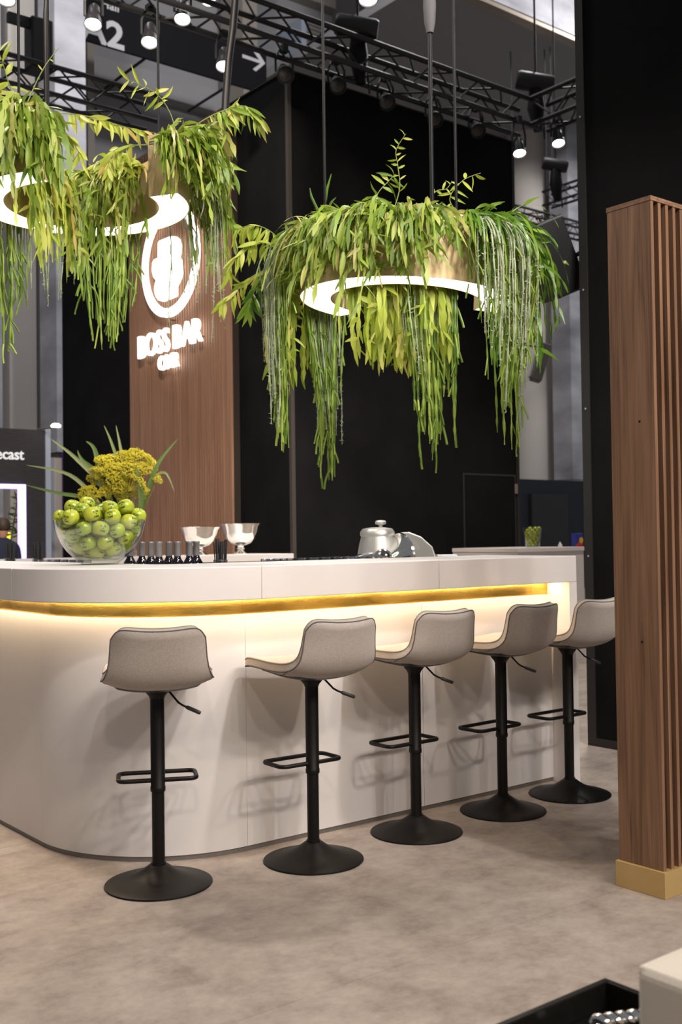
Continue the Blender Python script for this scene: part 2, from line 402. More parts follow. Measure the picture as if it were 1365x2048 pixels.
def text_mesh(body, size=1.0, extrude=0.0, offset=0.0, space=1.0, res=3):
    cu = bpy.data.curves.new('lettering', 'FONT'); cu.body = body; cu.size = size; cu.extrude = extrude; cu.offset = offset
    cu.space_character = space; cu.resolution_u = res
    o = bpy.data.objects.new('lettering', cu); COL.objects.link(o)
    bpy.context.view_layer.update()
    me = bpy.data.meshes.new_from_object(o.evaluated_get(bpy.context.evaluated_depsgraph_get()))
    bpy.data.objects.remove(o); bpy.data.curves.remove(cu)
    return me
def mesh_bounds(me):
    a = np.empty(len(me.vertices) * 3); me.vertices.foreach_get('co', a); a = a.reshape(-1, 3)
    return a.min(0), a.max(0)

# ================================================================== SETTING
# floor: base slab, rolled-out vinyl sheets 2 m wide
flo = build(MB().box((-8, -6, -0.05), (26, 26, -0.0012)), 'floor', simple('vinyl_backing', (0.42, 0.37, 0.31), 0.7)); tag(flo, 'beige grey mottled vinyl floor', None, None, 'structure')
for k in range(16):
    y0 = -5.56 + 2 * k
    build(MB().box((-8, y0 + 0.001, -0.0011), (26, y0 + 2 - 0.001, 0.0)), 'floor_sheet', M['floor'], flo)

# ---- black booth block behind the bar: left face x=WX, front face y=WY
WX, WY, WZ = 6.0, 8.28, 5.78
xr = PYp(1031, 600, WY).x
wb = build(MB().box((WX, WY, 0), (xr, WY + 5.2, WZ)), 'wall_back', M['blackcloth']); tag(wb, 'tall black fabric wall behind the bar', None, None, 'structure')
build(MB().box((WX - 0.012, WY - 0.012, 0), (WX + 0.03, WY + 0.03, WZ + 0.01)), 'corner_trim', M['trimalu'], wb)
build(MB().box((xr - 0.03, WY - 0.012, 0), (xr + 0.012, WY + 0.03, WZ + 0.01)), 'corner_trim', M['darkalu'], wb)
build(MB().box((WX, WY - 0.01, WZ), (xr, WY + 0.03, WZ + 0.012)), 'top_trim', M['darkalu'], wb)
build(MB().box((WX - 0.01, WY, WZ), (WX + 0.03, WY + 5.2, WZ + 0.012)), 'top_trim', M['darkalu'], wb)
# flush door in it
a = PYp(930, 950, WY); b = PYp(1028, 955, WY)
d1 = thing('door_1', 'flush black door in the tall black wall', None, (0, 0, 0), 0, None, 'structure')
build(MB().box((a.x, WY - 0.012, 0.01), (b.x, WY - 0.001, b.z)), 'door_leaf', M['blackcloth'], d1)
mb = MB().box((a.x - 0.03, WY - 0.006, 0.0), (a.x - 0.008, WY - 0.0005, b.z + 0.03)).box((b.x + 0.008, WY - 0.006, 0.0), (b.x + 0.03, WY - 0.0005, b.z + 0.03)).box((a.x - 0.008, WY - 0.006, b.z + 0.008), (b.x + 0.008, WY - 0.0005, b.z + 0.03))
build(mb, 'door_frame', M['plasticdark'], d1)
h0 = PYp(1031, 978, WY)
build(MB().box((h0.x - 0.025, WY - 0.03, h0.z - 0.055), (h0.x + 0.015, WY - 0.013, h0.z + 0.055)), 'hinge', M['alu'], d1, bevel=0.004)

# ---- black fabric wall at the right
wr = build(MB().box((5.262, 0.6, 0), (5.31, 4.20, 5.2)), 'wall_right', M['blackcloth']); tag(wr, 'tall black fabric display wall on the right', None, None, 'structure')
build(MB().box((5.252, 4.155, 0), (5.318, 4.215, 5.2)), 'frame_profile', M['darkalu'], wr)
build(MB().box((5.252, 0.6, 0), (5.262, 4.155, 0.05)), 'frame_profile', M['darkalu'], wr)
for zz in (1.15, 2.05, 2.78, 3.85):
    build(MB().lathe([(0.006, 0), (0.006, 0.003), (0, 0.003)], 10, Matrix.Translation((5.252, 4.185, zz)) @ Matrix.Rotation(-math.pi / 2, 4, 'Y')), 'screw', M['steel'], wr)

# ---- hall enclosure far behind
HW = 21.0
wh = build(MB().box((-6, HW, 0), (40, HW + 0.3, 16)), 'wall_hall', M['hall']); tag(wh, 'pale grey exhibition hall wall', None, None, 'structure')
def hall_col(px0, px1, py, Y, depth, mat, name, label, z0=0.0, z1=15.5, rounds=False):
    a = PYp(px0, py, Y).x; b = PYp(px1, py, Y).x
    if rounds:
        rr = (b - a) / 2
        o = build(MB().lathe([(rr, z0), (rr, z1)], 28, Matrix.Translation(((a + b) / 2, Y + rr, 0))), name, mat, smooth=50)
    else:
        o = build(MB().box((a, Y, z0), (b, Y + depth, z1)), name, mat)
    return tag(o, label, None, None, 'structure')
hall_col(18, 72, 500, 18.0, 0.6, M['hallc'], 'trim_1', 'cream painted hall pillar left of the foil-wrapped column')
wz = PYp(150, 905, 17.2).z
hall_col(112, 174, 500, 17.2, 0.7, M['wrap'], 'trim_2', 'hall column wrapped in wrinkled silver foil above the purple slats', wz)
hall_col(112, 174, 500, 17.25, 0.5, M['halld'], 'trim_3', 'dark foot of the foil-wrapped column', 0, wz)
hall_col(74, 110, 500, 19.8, 0.9, M['halld'], 'trim_4', 'dark brown recess strip between pillar and foil-wrapped column')
hall_col(-40, 4, 600, 17.2, 0.6, M['wrap'], 'trim_5', 'narrow foil-wrapped column at the booth side')
hall_col(176, 190, 300, 20.2, 0.7, M['hallb'], 'trim_6', 'slim beige pilaster beside the foil-wrapped column')
hall_col(486, 515, 60, 19.9, 0.9, M['hallb'], 'trim_7', 'beige pilaster above the end of the direction banner')
hall_col(712, 736, 100, 19.9, 0.9, M['halld'], 'trim_8', 'dark downpipe recess beside the duct unit')
hall_col(866, 905, 150, 19.6, 1.2, M['hallb'], 'trim_9', 'broad beige pilaster on the hall wall')
hall_col(905, 935, 200, 19.9, 0.9, M['hallc'], 'trim_10', 'cream pilaster on the hall wall')
hall_col(1034, 1070, 500, 20.2, 0.6, M['hallb'], 'trim_11', 'brown beige pilaster beside the round column')
hall_col(1062, 1112, 700, 18.2, 0.6, M['hallc'], 'trim_12', 'round pale concrete column right of the black wall', rounds=True)
hall_col(1112, 1142, 700, 19.6, 0.6, M['hallb'], 'trim_13', 'grey beige pilaster between the round column and the foil wrap')
hall_col(1142, 1172, 700, 17.4, 0.6, M['wrap'], 'trim_14', 'foil-wrapped column beside the black display wall', PYp(1150, 958, 17.4).z)
# cornice bands on the hall wall
for i, (px, py, hh) in enumerate(((430, 215, 0.5), (800, 70, 0.35))):
    q = PYp(px, py, HW)
    tag(build(MB().box((-6, HW - 0.35, q.z - hh / 2), (40, HW, q.z + hh / 2)), 'trim_%d' % (20 + i), M['hall' if i == 0 else 'hallb']), 'projecting band along the hall wall', None, None, 'structure')
# soffit with a foil clad upper edge
s0 = PYp(960, 0, 16.0); zs = PYp(1050, 80, 15.0).z
sf = tag(build(MB().box((s0.x - 3.0, 14.6, zs), (34, 20.9, zs + 0.2)), 'ceiling', M['vent']), 'grey soffit under the upper gallery', None, None, 'structure')
build(MB().box((s0.x - 3.0, 14.35, zs - 0.02), (34, 14.6, zs + 0.06)), 'edge_rail', M['alu'], sf)
build(MB().box((s0.x - 3.0, 14.5, zs + 0.2), (34, 14.6, zs + 3.5)), 'foil_cladding', M['wrap'], sf)
# dark partition of the neighbouring stand, right of the black wall
pz = PYp(1100, 960, 16.5)
pt = tag(build(MB().box((PYp(1030, 1000, 16.5).x, 16.5, 0), (PYp(1260, 1000, 16.5).x, 16.6, pz.z)), 'neighbour_partition', M['navy']), 'low dark navy partition below the foil-wrapped column', 'partition')
mb = MB().box((PYp(1066, 1000, 16.4).x, 16.42, 0), (PYp(1138, 1000, 16.4).x, 16.495, PYp(1100, 988, 16.4).z))
build(mb, 'inset_panel', M['plasticdark'], pt)

# ================================================================== BAR
BX, BY, BR = 1.83, 3.725, 0.62
XE = 4.36           # inner face of the end panel
YB = 7.20           # rear end of the left run
def outline(d, seg='all', n=18):
    """bar outline offset outward by d: left run (from the rear), corner, front run"""
    r = max(BR + d, 0.02)
    cx, cy = BX - d + r, BY - d + r
    left = [(BX - d, YB), (BX - d, cy)]
    arc = [(cx - r * math.cos(k * math.pi / 2 / n), cy - r * math.sin(k * math.pi / 2 / n)) for k in range(n + 1)]
    front = [(cx, BY - d), (XE, BY - d)]
    return {'left': left, 'arc': arc, 'front': front, 'all': left[:1] + arc + front[1:]}[seg]
bar = thing('bar_counter', 'white bar counter body with a rounded corner and brass band', 'bar counter', (BX, BY, 0))
BI = Matrix.Translation((-BX, -BY, 0))
def bpart(mb, name, mat, **kw):
    return build(mb, name, mat, bar, BI, **kw)
G = 0.0012
ZB = 0.970
def cut(seg, a, b): return [(a, seg[0][1]), (b, seg[1][1])]
# kick plate
KI = -0.03
bpart(MB().strip(outline(-0.006), outline(-0.03), 0.0, 0.022), 'kick_plate', M['kick'])
# white panels: left run, corner, two along the front
lo, li = outline(0, 'left'), outline(-0.03, 'left')
for y0, y1 in ((YB, 5.85), (5.85, lo[1][1])):
    bpart(MB().strip([(BX, y0 - G), (BX, y1 + G)], [(BX + 0.03, y0 - G), (BX + 0.03, y1 + G)], 0.021, ZB), 'front_panel', M['white'])
bpart(MB().strip(outline(0, 'arc', 40), outline(-0.03, 'arc', 40), 0.021, ZB), 'curved_panel', M['white'], smooth=30)
XS = 3.44
for x0, x1 in ((BX + BR, XS), (XS, XE)):
    bpart(MB().strip([(x0 + G, BY), (x1 - G, BY)], [(x0 + G, BY + 0.03), (x1 - G, BY + 0.03)], 0.021, ZB), 'front_panel', M['white'])
# ledge cap behind panels
bpart(MB().strip(outline(-0.0305), outline(-0.055), 0.90, ZB - 0.002), 'panel_rail', M['white'])
# brass band
bo = -0.022
def brass(seg, x0=None, x1=None, n=40):
    o = outline(bo, seg, n); i = outline(bo - 0.006, seg, n)
    if x0 is not None: o = cut(o, x0, x1); i = cut(i, x0, x1)
    bpart(MB().strip(o, i, ZB + 0.0005, 1.0365), 'brass_band', M['brass'], smooth=30)
brass('arc')
brass('front', BX + BR + 0.001, XS - 0.03); brass('front', XS - 0.029, XE - 0.13); brass('front', XE - 0.129, XE)
o = outline(bo, 'left'); i = outline(bo - 0.006, 'left'); bpart(MB().strip(o, i, ZB + 0.0005, 1.0365), 'brass_band', M['brass'])
# end panel
bpart(MB().box((XE, BY - 0.125, 0), (XE + 0.06, BY + 0.62, 1.0365)), 'end_panel', M['white'], bevel=0.002)
# led strip under the top, close to the brass
bpart(MB().strip(outline(0.040), outline(0.028), 1.0325, 1.0365), 'led_strip', M['led'])
# carcass behind and inner ledge
bpart(MB().strip(outline(-0.5), outline(-0.52), 0.0, 0.975), 'rear_panel', M['white'])
bpart(MB().strip(outline(-0.06), outline(-0.082), 0.0, 1.0365), 'inner_panel', M['white'])

top = thing('counter_top', 'thick white worktop of the bar with a rounded corner', 'worktop', (BX, BY, 1.037))
TI = Matrix.Translation((-BX, -BY, -1.037))
DT, DI, ZT = 0.125, -0.525, 1.172
def slab(seg, x0=None, x1=None, y0=None, y1=None, name='top_segment', n=40, sm=None):
    o = outline(DT, seg, n); i = outline(DI, seg, n)
    if x0 is not None: o = cut(o, x0, x1); i = cut(i, x0, x1)
    if y0 is not None: o = [(o[0][0], y0), (o[0][0], y1)]; i = [(i[0][0], y0), (i[0][0], y1)]
    build(MB().strip(o, i, 1.037, ZT), name, M['white'], top, TI, smooth=sm, bevel=0.004)
slab('left', y0=YB, y1=5.9 + G); slab('left', y0=5.9 - G, y1=BY + BR + G)
slab('arc', sm=30, name='curved_top_segment')
slab('front', BX + BR + G, XS - G); slab('front', XS + G, XE + 0.06)
# inner ledge (working surface behind the worktop)
ledge = thing('service_shelf', 'lower steel working shelf inside the bar', 'shelf', (BX + 0.6, BY + 0.6, 0))
LI = Matrix.Translation((-BX - 0.6, -BY - 0.6, 0))
LZ = 1.0
build(MB().strip(outline(-0.53), outline(-0.95), LZ - 0.03, LZ), 'shelf_top', M['steel'], ledge, LI)
build(MB().strip(outline(-0.90), outline(-0.92), 0.0, LZ - 0.03), 'shelf_panel', M['white'], ledge, LI)

# back counter
bk = thing('back_counter', 'long white back counter in front of the slatted wall', 'counter', (2.8, 7.6, 0))
KM = Matrix.Translation((-2.8, -7.6, 0))
KX = PYp(588, 1110, 7.29).x
KZ = PYp(588, 1107, 7.29).z
build(MB().box((-1.5, 7.29, KZ - 0.055), (KX, 7.92, KZ)), 'counter_slab', M['white'], bk, KM, bevel=0.003)
build(MB().box((-1.5, 7.86, 0), (KX, 7.90, KZ - 0.055)), 'rear_board', M['darktone'], bk, KM)  # dark board colour stands in for the shade under the slab
build(MB().box((KX - 0.42, 7.33, 0), (KX - 0.02, 7.85, KZ - 0.055)), 'cabinet_body', M['white'], bk, KM)
for xx in (0.2, 2.2, 3.6):
    build(MB().box((xx, 7.33, 0), (xx + 0.04, 7.85, KZ - 0.055)), 'side_panel', M['white'], bk, KM)
build(MB().box((-1.5, 7.40, 0.62), (KX - 0.42, 7.85, 0.65)), 'inner_shelf', M['white'], bk, KM)

# far counter at the right beyond the bar end
FY = None
g0 = PZp(1172, 1318, 0.0)
fz = 1.157
fc = thing('far_counter', 'pale counter beyond the end of the bar beside the black wall', 'counter', (g0.x, g0.y, 0))
FL = max(-1.0, xr + 0.05 - g0.x) if g0.y + 0.9 > WY else -1.0
mb = MB().box((FL, 0.0, 0), (0, 0.9, fz - 0.04)); build(mb, 'counter_body', M['white'], fc)
build(MB().box((FL - 0.01, -0.015, fz - 0.04), (0.012, 0.9, fz)), 'counter_slab', M['white'], fc, bevel=0.003)

# ================================================================== BAR STOOLS
def stool_proto():
    st = thing('bar_stool', 'stool', 'bar stool', (0, 0, 0))
    # base
    prof = [(0.0, 0.0), (0.197, 0.0), (0.200, 0.003), (0.199, 0.007), (0.190, 0.0105), (0.165, 0.0165), (0.135, 0.024), (0.105, 0.0335), (0.078, 0.045), (0.056, 0.058), (0.042, 0.068), (0.034, 0.074), (0.029, 0.0755), (0.0, 0.0755)]
    build(MB().lathe(prof, 64), 'base', M['blackmetal'], st, smooth=40)
    build(MB().lathe([(0.0, 0.0755), (0.0275, 0.0755), (0.0275, 0.082), (0.0235, 0.083), (0.0235, 0.36), (0, 0.36)], 32), 'lower_column', M['blackmetal'], st, smooth=40)
    build(MB().lathe([(0.0, 0.345), (0.0275, 0.345), (0.028, 0.347), (0.028, 0.362), (0.0265, 0.364), (0.0265, 0.705), (0, 0.705)], 32), 'column_sleeve', M['blackmetal'], st, smooth=40)
    build(MB().lathe([(0.0, 0.690), (0.0285, 0.690), (0.031, 0.698), (0.043, 0.712), (0.050, 0.727), (0.0, 0.727)], 32), 'seat_flange', M['blackmetal'], st, smooth=40)
    # footrest loop: rounded rectangle, joined to the sleeve, reaching forward (+y)
    W, y0, y1, rc = 0.145, 0.0, 0.145, 0.028
    pts = []
    for cx, cy, a0 in ((W - rc, y0 + rc, -90), (W - rc, y1 - rc, 0), (-W + rc, y1 - rc, 90), (-W + rc, y0 + rc, 180)):
        for k in range(7):
            a = math.radians(a0 + 15 * k); pts.append((cx + rc * math.cos(a), cy + rc * math.sin(a), 0.385))
    build(MB().tube(pts, 0.0085, 12, closed=True), 'footrest', M['blackmetal'], st, smooth=60)
    # upholstered shell
    cy_ = [0.228, 0.225, 0.208, 0.165, 0.10, 0.03, -0.04, -0.10, -0.146, -0.172, -0.184, -0.193, -0.202, -0.210, -0.216]
    cz_ = [0.766, 0.784, 0.795, 0.798, 0.793, 0.785, 0.780, 0.780, 0.788, 0.812, 0.846, 0.882, 0.920, 0.950, 0.974]
    wd_ = [0.172, 0.180, 0.190, 0.200, 0.206, 0.209, 0.211, 0.211, 0.204, 0.188, 0.175, 0.168, 0.164, 0.162, 0.160]
    lf_ = [0.004, 0.006, 0.008, 0.010, 0.014, 0.018, 0.022, 0.024, 0.024, 0.022, 0.024, 0.028, 0.030, 0.030, 0.030]
    ts = np.linspace(0, 1, len(cy_)); tt = np.linspace(0, 1, 49)
    def ci(v):
        v = np.array(v); out = np.interp(tt, ts, v)
        for _ in range(4):
            o2 = out.copy(); o2[1:-1] = (out[:-2] + 2 * out[1:-1] + out[2:]) / 4; out = o2
        return out
    Y, Z, Wd, Lf = ci(cy_), ci(cz_), ci(wd_), ci(lf_)
    nS, nT = len(tt), 33
    P = np.zeros((nS, nT, 3))
    us = np.sin(np.linspace(-1, 1, nT) * math.pi / 2) * 0.35 + np.linspace(-1, 1, nT) * 0.65
    ty = np.gradient(Y); tz = np.gradient(Z); tl = np.hypot(ty, tz)
    ny, nz = tz / tl, -ty / tl          # towards the sitter: up on the seat, forward on the back
    for i in range(nS):
        for j, u in enumerate(us):
            au = abs(u)
            s1 = 1 - 0.12 * au ** 10; s0 = 0.10 * au ** 7
            s = s0 + tt[i] * (s1 - s0)
            g = lambda A: float(np.interp(s, tt, A))
            e = au ** 2.2
            dip = 0.007 * (1 - u * u) * max(0.0, (s - 0.8) / 0.2)
            P[i, j] = (u * g(Wd) * 0.93, g(Y) + g(ny) * g(Lf) * e, g(Z) + g(nz) * g(Lf) * e - dip)
    # normals
    du = np.gradient(P, axis=1); dv = np.gradient(P, axis=0)
    nn = np.cross(du, dv); nn /= np.linalg.norm(nn, axis=2)[..., None] + 1e-9
    # make normals point to the outside (down / back)
    c = nn[nS // 2, nT // 2]
    if c[2] > 0: nn = -nn
    th = np.zeros((nS, nT))
    for i in range(nS):
        for j in range(nT):
            s = tt[i]
            edge = 1 - abs(us[j]) ** 4
            es = min(1, min(s, 1 - s) / 0.06)
            th[i, j] = (0.034 + 0.016 * edge * math.sqrt(max(es, 0.0)))
    Q = P + nn * th[..., None]
    vs = [tuple(p) for p in P.reshape(-1, 3)] + [tuple(p) for p in Q.reshape(-1, 3)]
    k = nS * nT; fs = []
    for i in range(nS - 1):
        for j in range(nT - 1):
            q = (i * nT + j, i * nT + j + 1, (i + 1) * nT + j + 1, (i + 1) * nT + j)
            fs.append(q); fs.append(tuple(x + k for x in reversed(q)))
    loop = [(0, j) for j in range(nT)] + [(i, nT - 1) for i in range(1, nS)] + [(nS - 1, j) for j in range(nT - 2, -1, -1)] + [(i, 0) for i in range(nS - 2, 0, -1)]
    for m_ in range(len(loop)):
        a_ = loop[m_]; b_ = loop[(m_ + 1) % len(loop)]
        ia = a_[0] * nT + a_[1]; ib = b_[0] * nT + b_[1]
        fs.append((ib, ia, ia + k, ib + k))
    mb = MB(); mb.add(vs, fs)
    sh = build(mb, 'seat_shell', M['fabric'], st, bevel=0.0)
    sh.data.shade_smooth()
    b = sh.modifiers.new('round', 'BEVEL'); b.width = 0.007; b.segments = 3; b.limit_method = 'ANGLE'; b.angle_limit = math.radians(45)
    # piping along outer edge
    Lp = [Vector(Q[i, j]) for i, j in loop]
    build(MB().tube(Lp, 0.0028, 6, closed=True), 'piping', M['piping'], sh, smooth=70)
    build(MB().tube([Vector(P[i, j]) + Vector(nn[i, j]) * 0.004 for i, j in loop], 0.0032, 6, closed=True), 'edge_welt', M['welt'], sh, smooth=70)
    # side seams on the back of the shell
    for sgn in (1, -1):
        pts = []
        for k2 in range(12):
            f = k2 / 11
            i = 26 + (18 - 26) * f; u = sgn * (0.96 - 0.30 * f)
            i0 = int(i); j = (u + 1) / 2 * (nT - 1); j0 = int(min(max(j, 0), nT - 2)); fj = j - j0
            pts.append(Vector(Q[i0, j0] * (1 - fj) + Q[i0, j0 + 1] * fj + nn[i0, j0] * 0.0003))
        build(MB().tube(pts, 0.0013, 5), 'seam', M['piping'], sh, smooth=70)
    # black underside cover
    i0, i1 = 8, 27
    vs = []; fs = []; cols = list(range(4, nT - 4)); nc = len(cols)
    for i in range(i0, i1 + 1):
        e = min(1.0, min(i - i0, i1 - i) / 3)
        for j in cols:
            ej = min(1.0, min(j - cols[0], cols[-1] - j) / 2)
            vs.append(tuple(Q[i, j] + nn[i, j] * (0.010 * e * ej - 0.004)))
    for i in range(i1 - i0):
        for j in range(nc - 1):
            fs.append((i * nc + j, i * nc + j + 1, (i + 1) * nc + j + 1, (i + 1) * nc + j))
    mb = MB(); mb.add(vs, fs); build(mb, 'underside_cover', M['plasticdark'], st, smooth=80)
    # lever
    lv = [(0.03, -0.02, 0.722), (0.045, -0.028, 0.715), (0.075, -0.045, 0.678), (0.090, -0.053, 0.668), (0.105, -0.06, 0.661)]
    l = build(MB().tube(lv, 0.004, 8), 'lever', M['blackmetal'], st, smooth=60)
    build(MB().tube([(0.103, -0.059, 0.662), (0.108, -0.0615, 0.660), (0.150, -0.078, 0.642), (0.155, -0.080, 0.640)], [0.005, 0.0075, 0.0075, 0.006], 10), 'lever_grip', M['plasticdark'], l, smooth=60)
    return st
stool = stool_proto()
SG = 'row of stools along the bar'
# position, facing (0 = towards +y), height offset of the gas lift is common to all
ST = [(1.965, 3.590, -27, 'oatmeal bar stool standing alone at the rounded corner of the bar'),
      (2.581, 3.448, -2, 'oatmeal bar stool next to the one at the rounded corner'),
      (3.160, 3.475, 0, 'oatmeal bar stool in the middle of the row of five'),
      (3.706, 3.476, 2, 'oatmeal bar stool second from the white end panel'),
      (4.190, 3.480, 0, 'oatmeal bar stool at the white end panel of the bar')]
for i, (x, y, rz, lab) in enumerate(ST):
    o = stool if i == 0 else copy_tree(stool)
    o.location = (x, y, 0); o.rotation_euler = (0, 0, math.radians(rz)); tag(o, lab, 'bar stool', SG)

# ================================================================== SLATTED SCREEN POST (right foreground)
pc = Vector((3.238, 2.275, 0))
scr = thing('slatted_screen', 'tall walnut slatted screen on a gold plinth', 'screen', tuple(pc))
build(MB().box((-0.010, -0.010, 0), (0.62, 0.200, 0.093)), 'plinth', M['gold'], scr, bevel=0.0015)
PZ1 = 2.470
plk = None
for k in range(14):
    x0 = 0.002 + k * 0.0445
    if plk is None:
        plk = build(MB().box((0, 0, 0.093), (0.0165, 0.190, PZ1)), 'plank', M['walnut'], scr, Matrix.Translation((x0, 0.002, 0)), bevel=0.0008, seg=1)
    else:
        link('plank', plk.data, None, scr, Matrix.Translation((x0, 0.002, 0)))
build(MB().box((0.0, 0.0, PZ1), (0.605, 0.194, PZ1 + 0.008)), 'cap_board', M['walnut'], scr)
build(MB().box((0.0, 0.0, PZ1 + 0.0085), (0.605, 0.194, PZ1 + 0.0165)), 'cap_board', M['walnut'], scr)
build(MB().box((0.03, 0.178, 0.093), (0.60, 0.190, PZ1 - 0.002)), 'rear_board', M['walnut'], scr)
for (px, py) in ((1280, 843), (1285, 1284)):
    q = PXp(px, py, pc.x + 0.002) - pc
    sm_ = MB().lathe([(0.0045, 0), (0.0045, 0.0008), (0.002, 0.0008), (0.0, 0.0002)], 14, Matrix.Translation((0.002, q.y, q.z)) @ Matrix.Rotation(-math.pi / 2, 4, 'Y'))
    build(sm_, 'screw', M['blackmetal'], scr)

# ================================================================== SLATTED SIGN WALL AND SIGN
SX = WX - 0.10
ya = PXp(258, 700, SX).y; yb = PXp(462, 700, SX).y
zt = PXp(455, 208, SX).z
pan = thing('slat_panel', 'tall brown vertical slat wall panel carrying the lit sign', 'wall panel', (SX, yb, 0))
pw = ya - yb
build(MB().box((0.022, -0.0, 0), (0.099, pw, zt - 0.01)), 'backing_board', M['slatback'], pan)
NS = 41; sp = (pw - 0.09) / NS
sl = None
for k in range(NS):
    m_ = Matrix.Translation((0, 0.09 + sp * (k + 0.10), 0))
    if sl is None: sl = build(MB().box((0, 0, 0), (0.0215, sp * 0.60, zt)), 'slat', M['slat'], pan, m_)
    else: link('slat', sl.data, None, pan, m_)
build(MB().box((-0.004, 0.0, 0), (0.0215, 0.08, zt)), 'edge_board', M['slat'], pan)

sg = thing('lit_sign', 'glowing white logo and lettering on the brown slat wall', 'sign', (SX - 0.05, (ya + yb) / 2, 2.6))
SO = Vector((SX - 0.05, (ya + yb) / 2, 2.6))
def plane_pt(px, py):          # sign-plane coordinates: u to the viewer's right, v up
    q = PXp(px, py, SO.x); return (-(q.y - SO.y), q.z - SO.z)
SMAT = Matrix(((0, 0, -1, 0), (-1, 0, 0, 0), (0, 1, 0, 0), (0, 0, 0, 1)))   # local x->-Y, y->+Z, z->-X
# ring
c = plane_pt(343, 522); rt = plane_pt(396, 508); bt = plane_pt(340, 645)
R1 = 0.5 * (rt[0] - c[0]) + 0.5 * (c[1] - bt[1]); R0 = R1 * 0.845
ringm = MB().lathe([(R1, 0), (R1, 0.035), (R0, 0.035), (R0, 0)], 64, SMAT @ Matrix.Translation((c[0], c[1], 0)), close=True)
build(ringm, 'logo_ring', M['sign'], sg, smooth=40)
gl = [(470, 600), (482, 578), (600, 530), (640, 532), (670, 560), (686, 620), (682, 700), (672, 742), (692, 775), (706, 830), (702, 900), (686, 960), (662, 1010), (646, 1040), (645, 1140), (510, 1195), (468, 1180), (440, 1130), (432, 1070), (438, 1010), (450, 985), (420, 940), (408, 880), (412, 800), (430, 768), (468, 752)]
holes = [[(562, 685), (598, 670), (598, 720), (565, 748)], [(520, 1000), (553, 985), (550, 1040), (522, 1055)]]
cu = bpy.data.curves.new('logo', 'CURVE'); cu.dimensions = '2D'; cu.fill_mode = 'BOTH'; cu.extrude = 0.018
for poly in [gl] + holes:
    s_ = cu.splines.new('POLY'); s_.use_cyclic_u = True; s_.points.add(len(poly) - 1)
    for p_, (zx, zy) in zip(s_.points, poly):
        u, v = plane_pt(230 + zx / 5.12, 370 + zy / 5.12); p_.co = (u, v, 0.018, 1)
to = bpy.data.objects.new('logo', cu); COL.objects.link(to); bpy.context.view_layer.update()
me = bpy.data.meshes.new_from_object(to.evaluated_get(bpy.context.evaluated_depsgraph_get())); bpy.data.objects.remove(to)
me.transform(SMAT); link('logo_glyph', me, M['sign'], sg)
def sign_text(body, pl, pr, htop, bold):
    u0, v0 = plane_pt(*pl); u1, v1 = plane_pt(*pr)
    H = plane_pt(*htop)[1] - v0
    x = 0.0; ms = []
    for ch in body:
        if ch == ' ': x += 0.30; continue
        me = text_mesh(ch, 1.0, 0.0, bold, res=4); lo_, hi_ = mesh_bounds(me)
        bpy.data.meshes.remove(me)
        me = text_mesh(ch, 1.0, 0.03, bold, res=4)
        ms.append((me, x - lo_[0], hi_[1])); x += hi_[0] - lo_[0] + 0.03
    tot = x; sx = (u1 - u0) / tot
    hh = max(m_[2] for m_ in ms)
    for me, xo, h_ in ms:
        me.transform(SMAT @ Matrix.Translation((u0, v0, 0.0)) @ Matrix.Diagonal((sx, H / hh, 0.6, 1)) @ Matrix.Translation((xo, 0, 0.03)))
        link('letter', me, M['sign'], sg)
sign_text('BOSS BAR', (281, 718), (408, 686), (281, 674), 0.004)
for px_, py_ in ((338, 560), (330, 500), (343, 640), (300, 700), (400, 672), (341, 728)):
    u_, v_ = plane_pt(px_, py_); rod('standoff', (0, -u_, v_), (0.05, -u_, v_), 0.006, M['truss'], sg)
sign_text('OMR', (321, 742), (361, 734), (321, 714), 0.006)

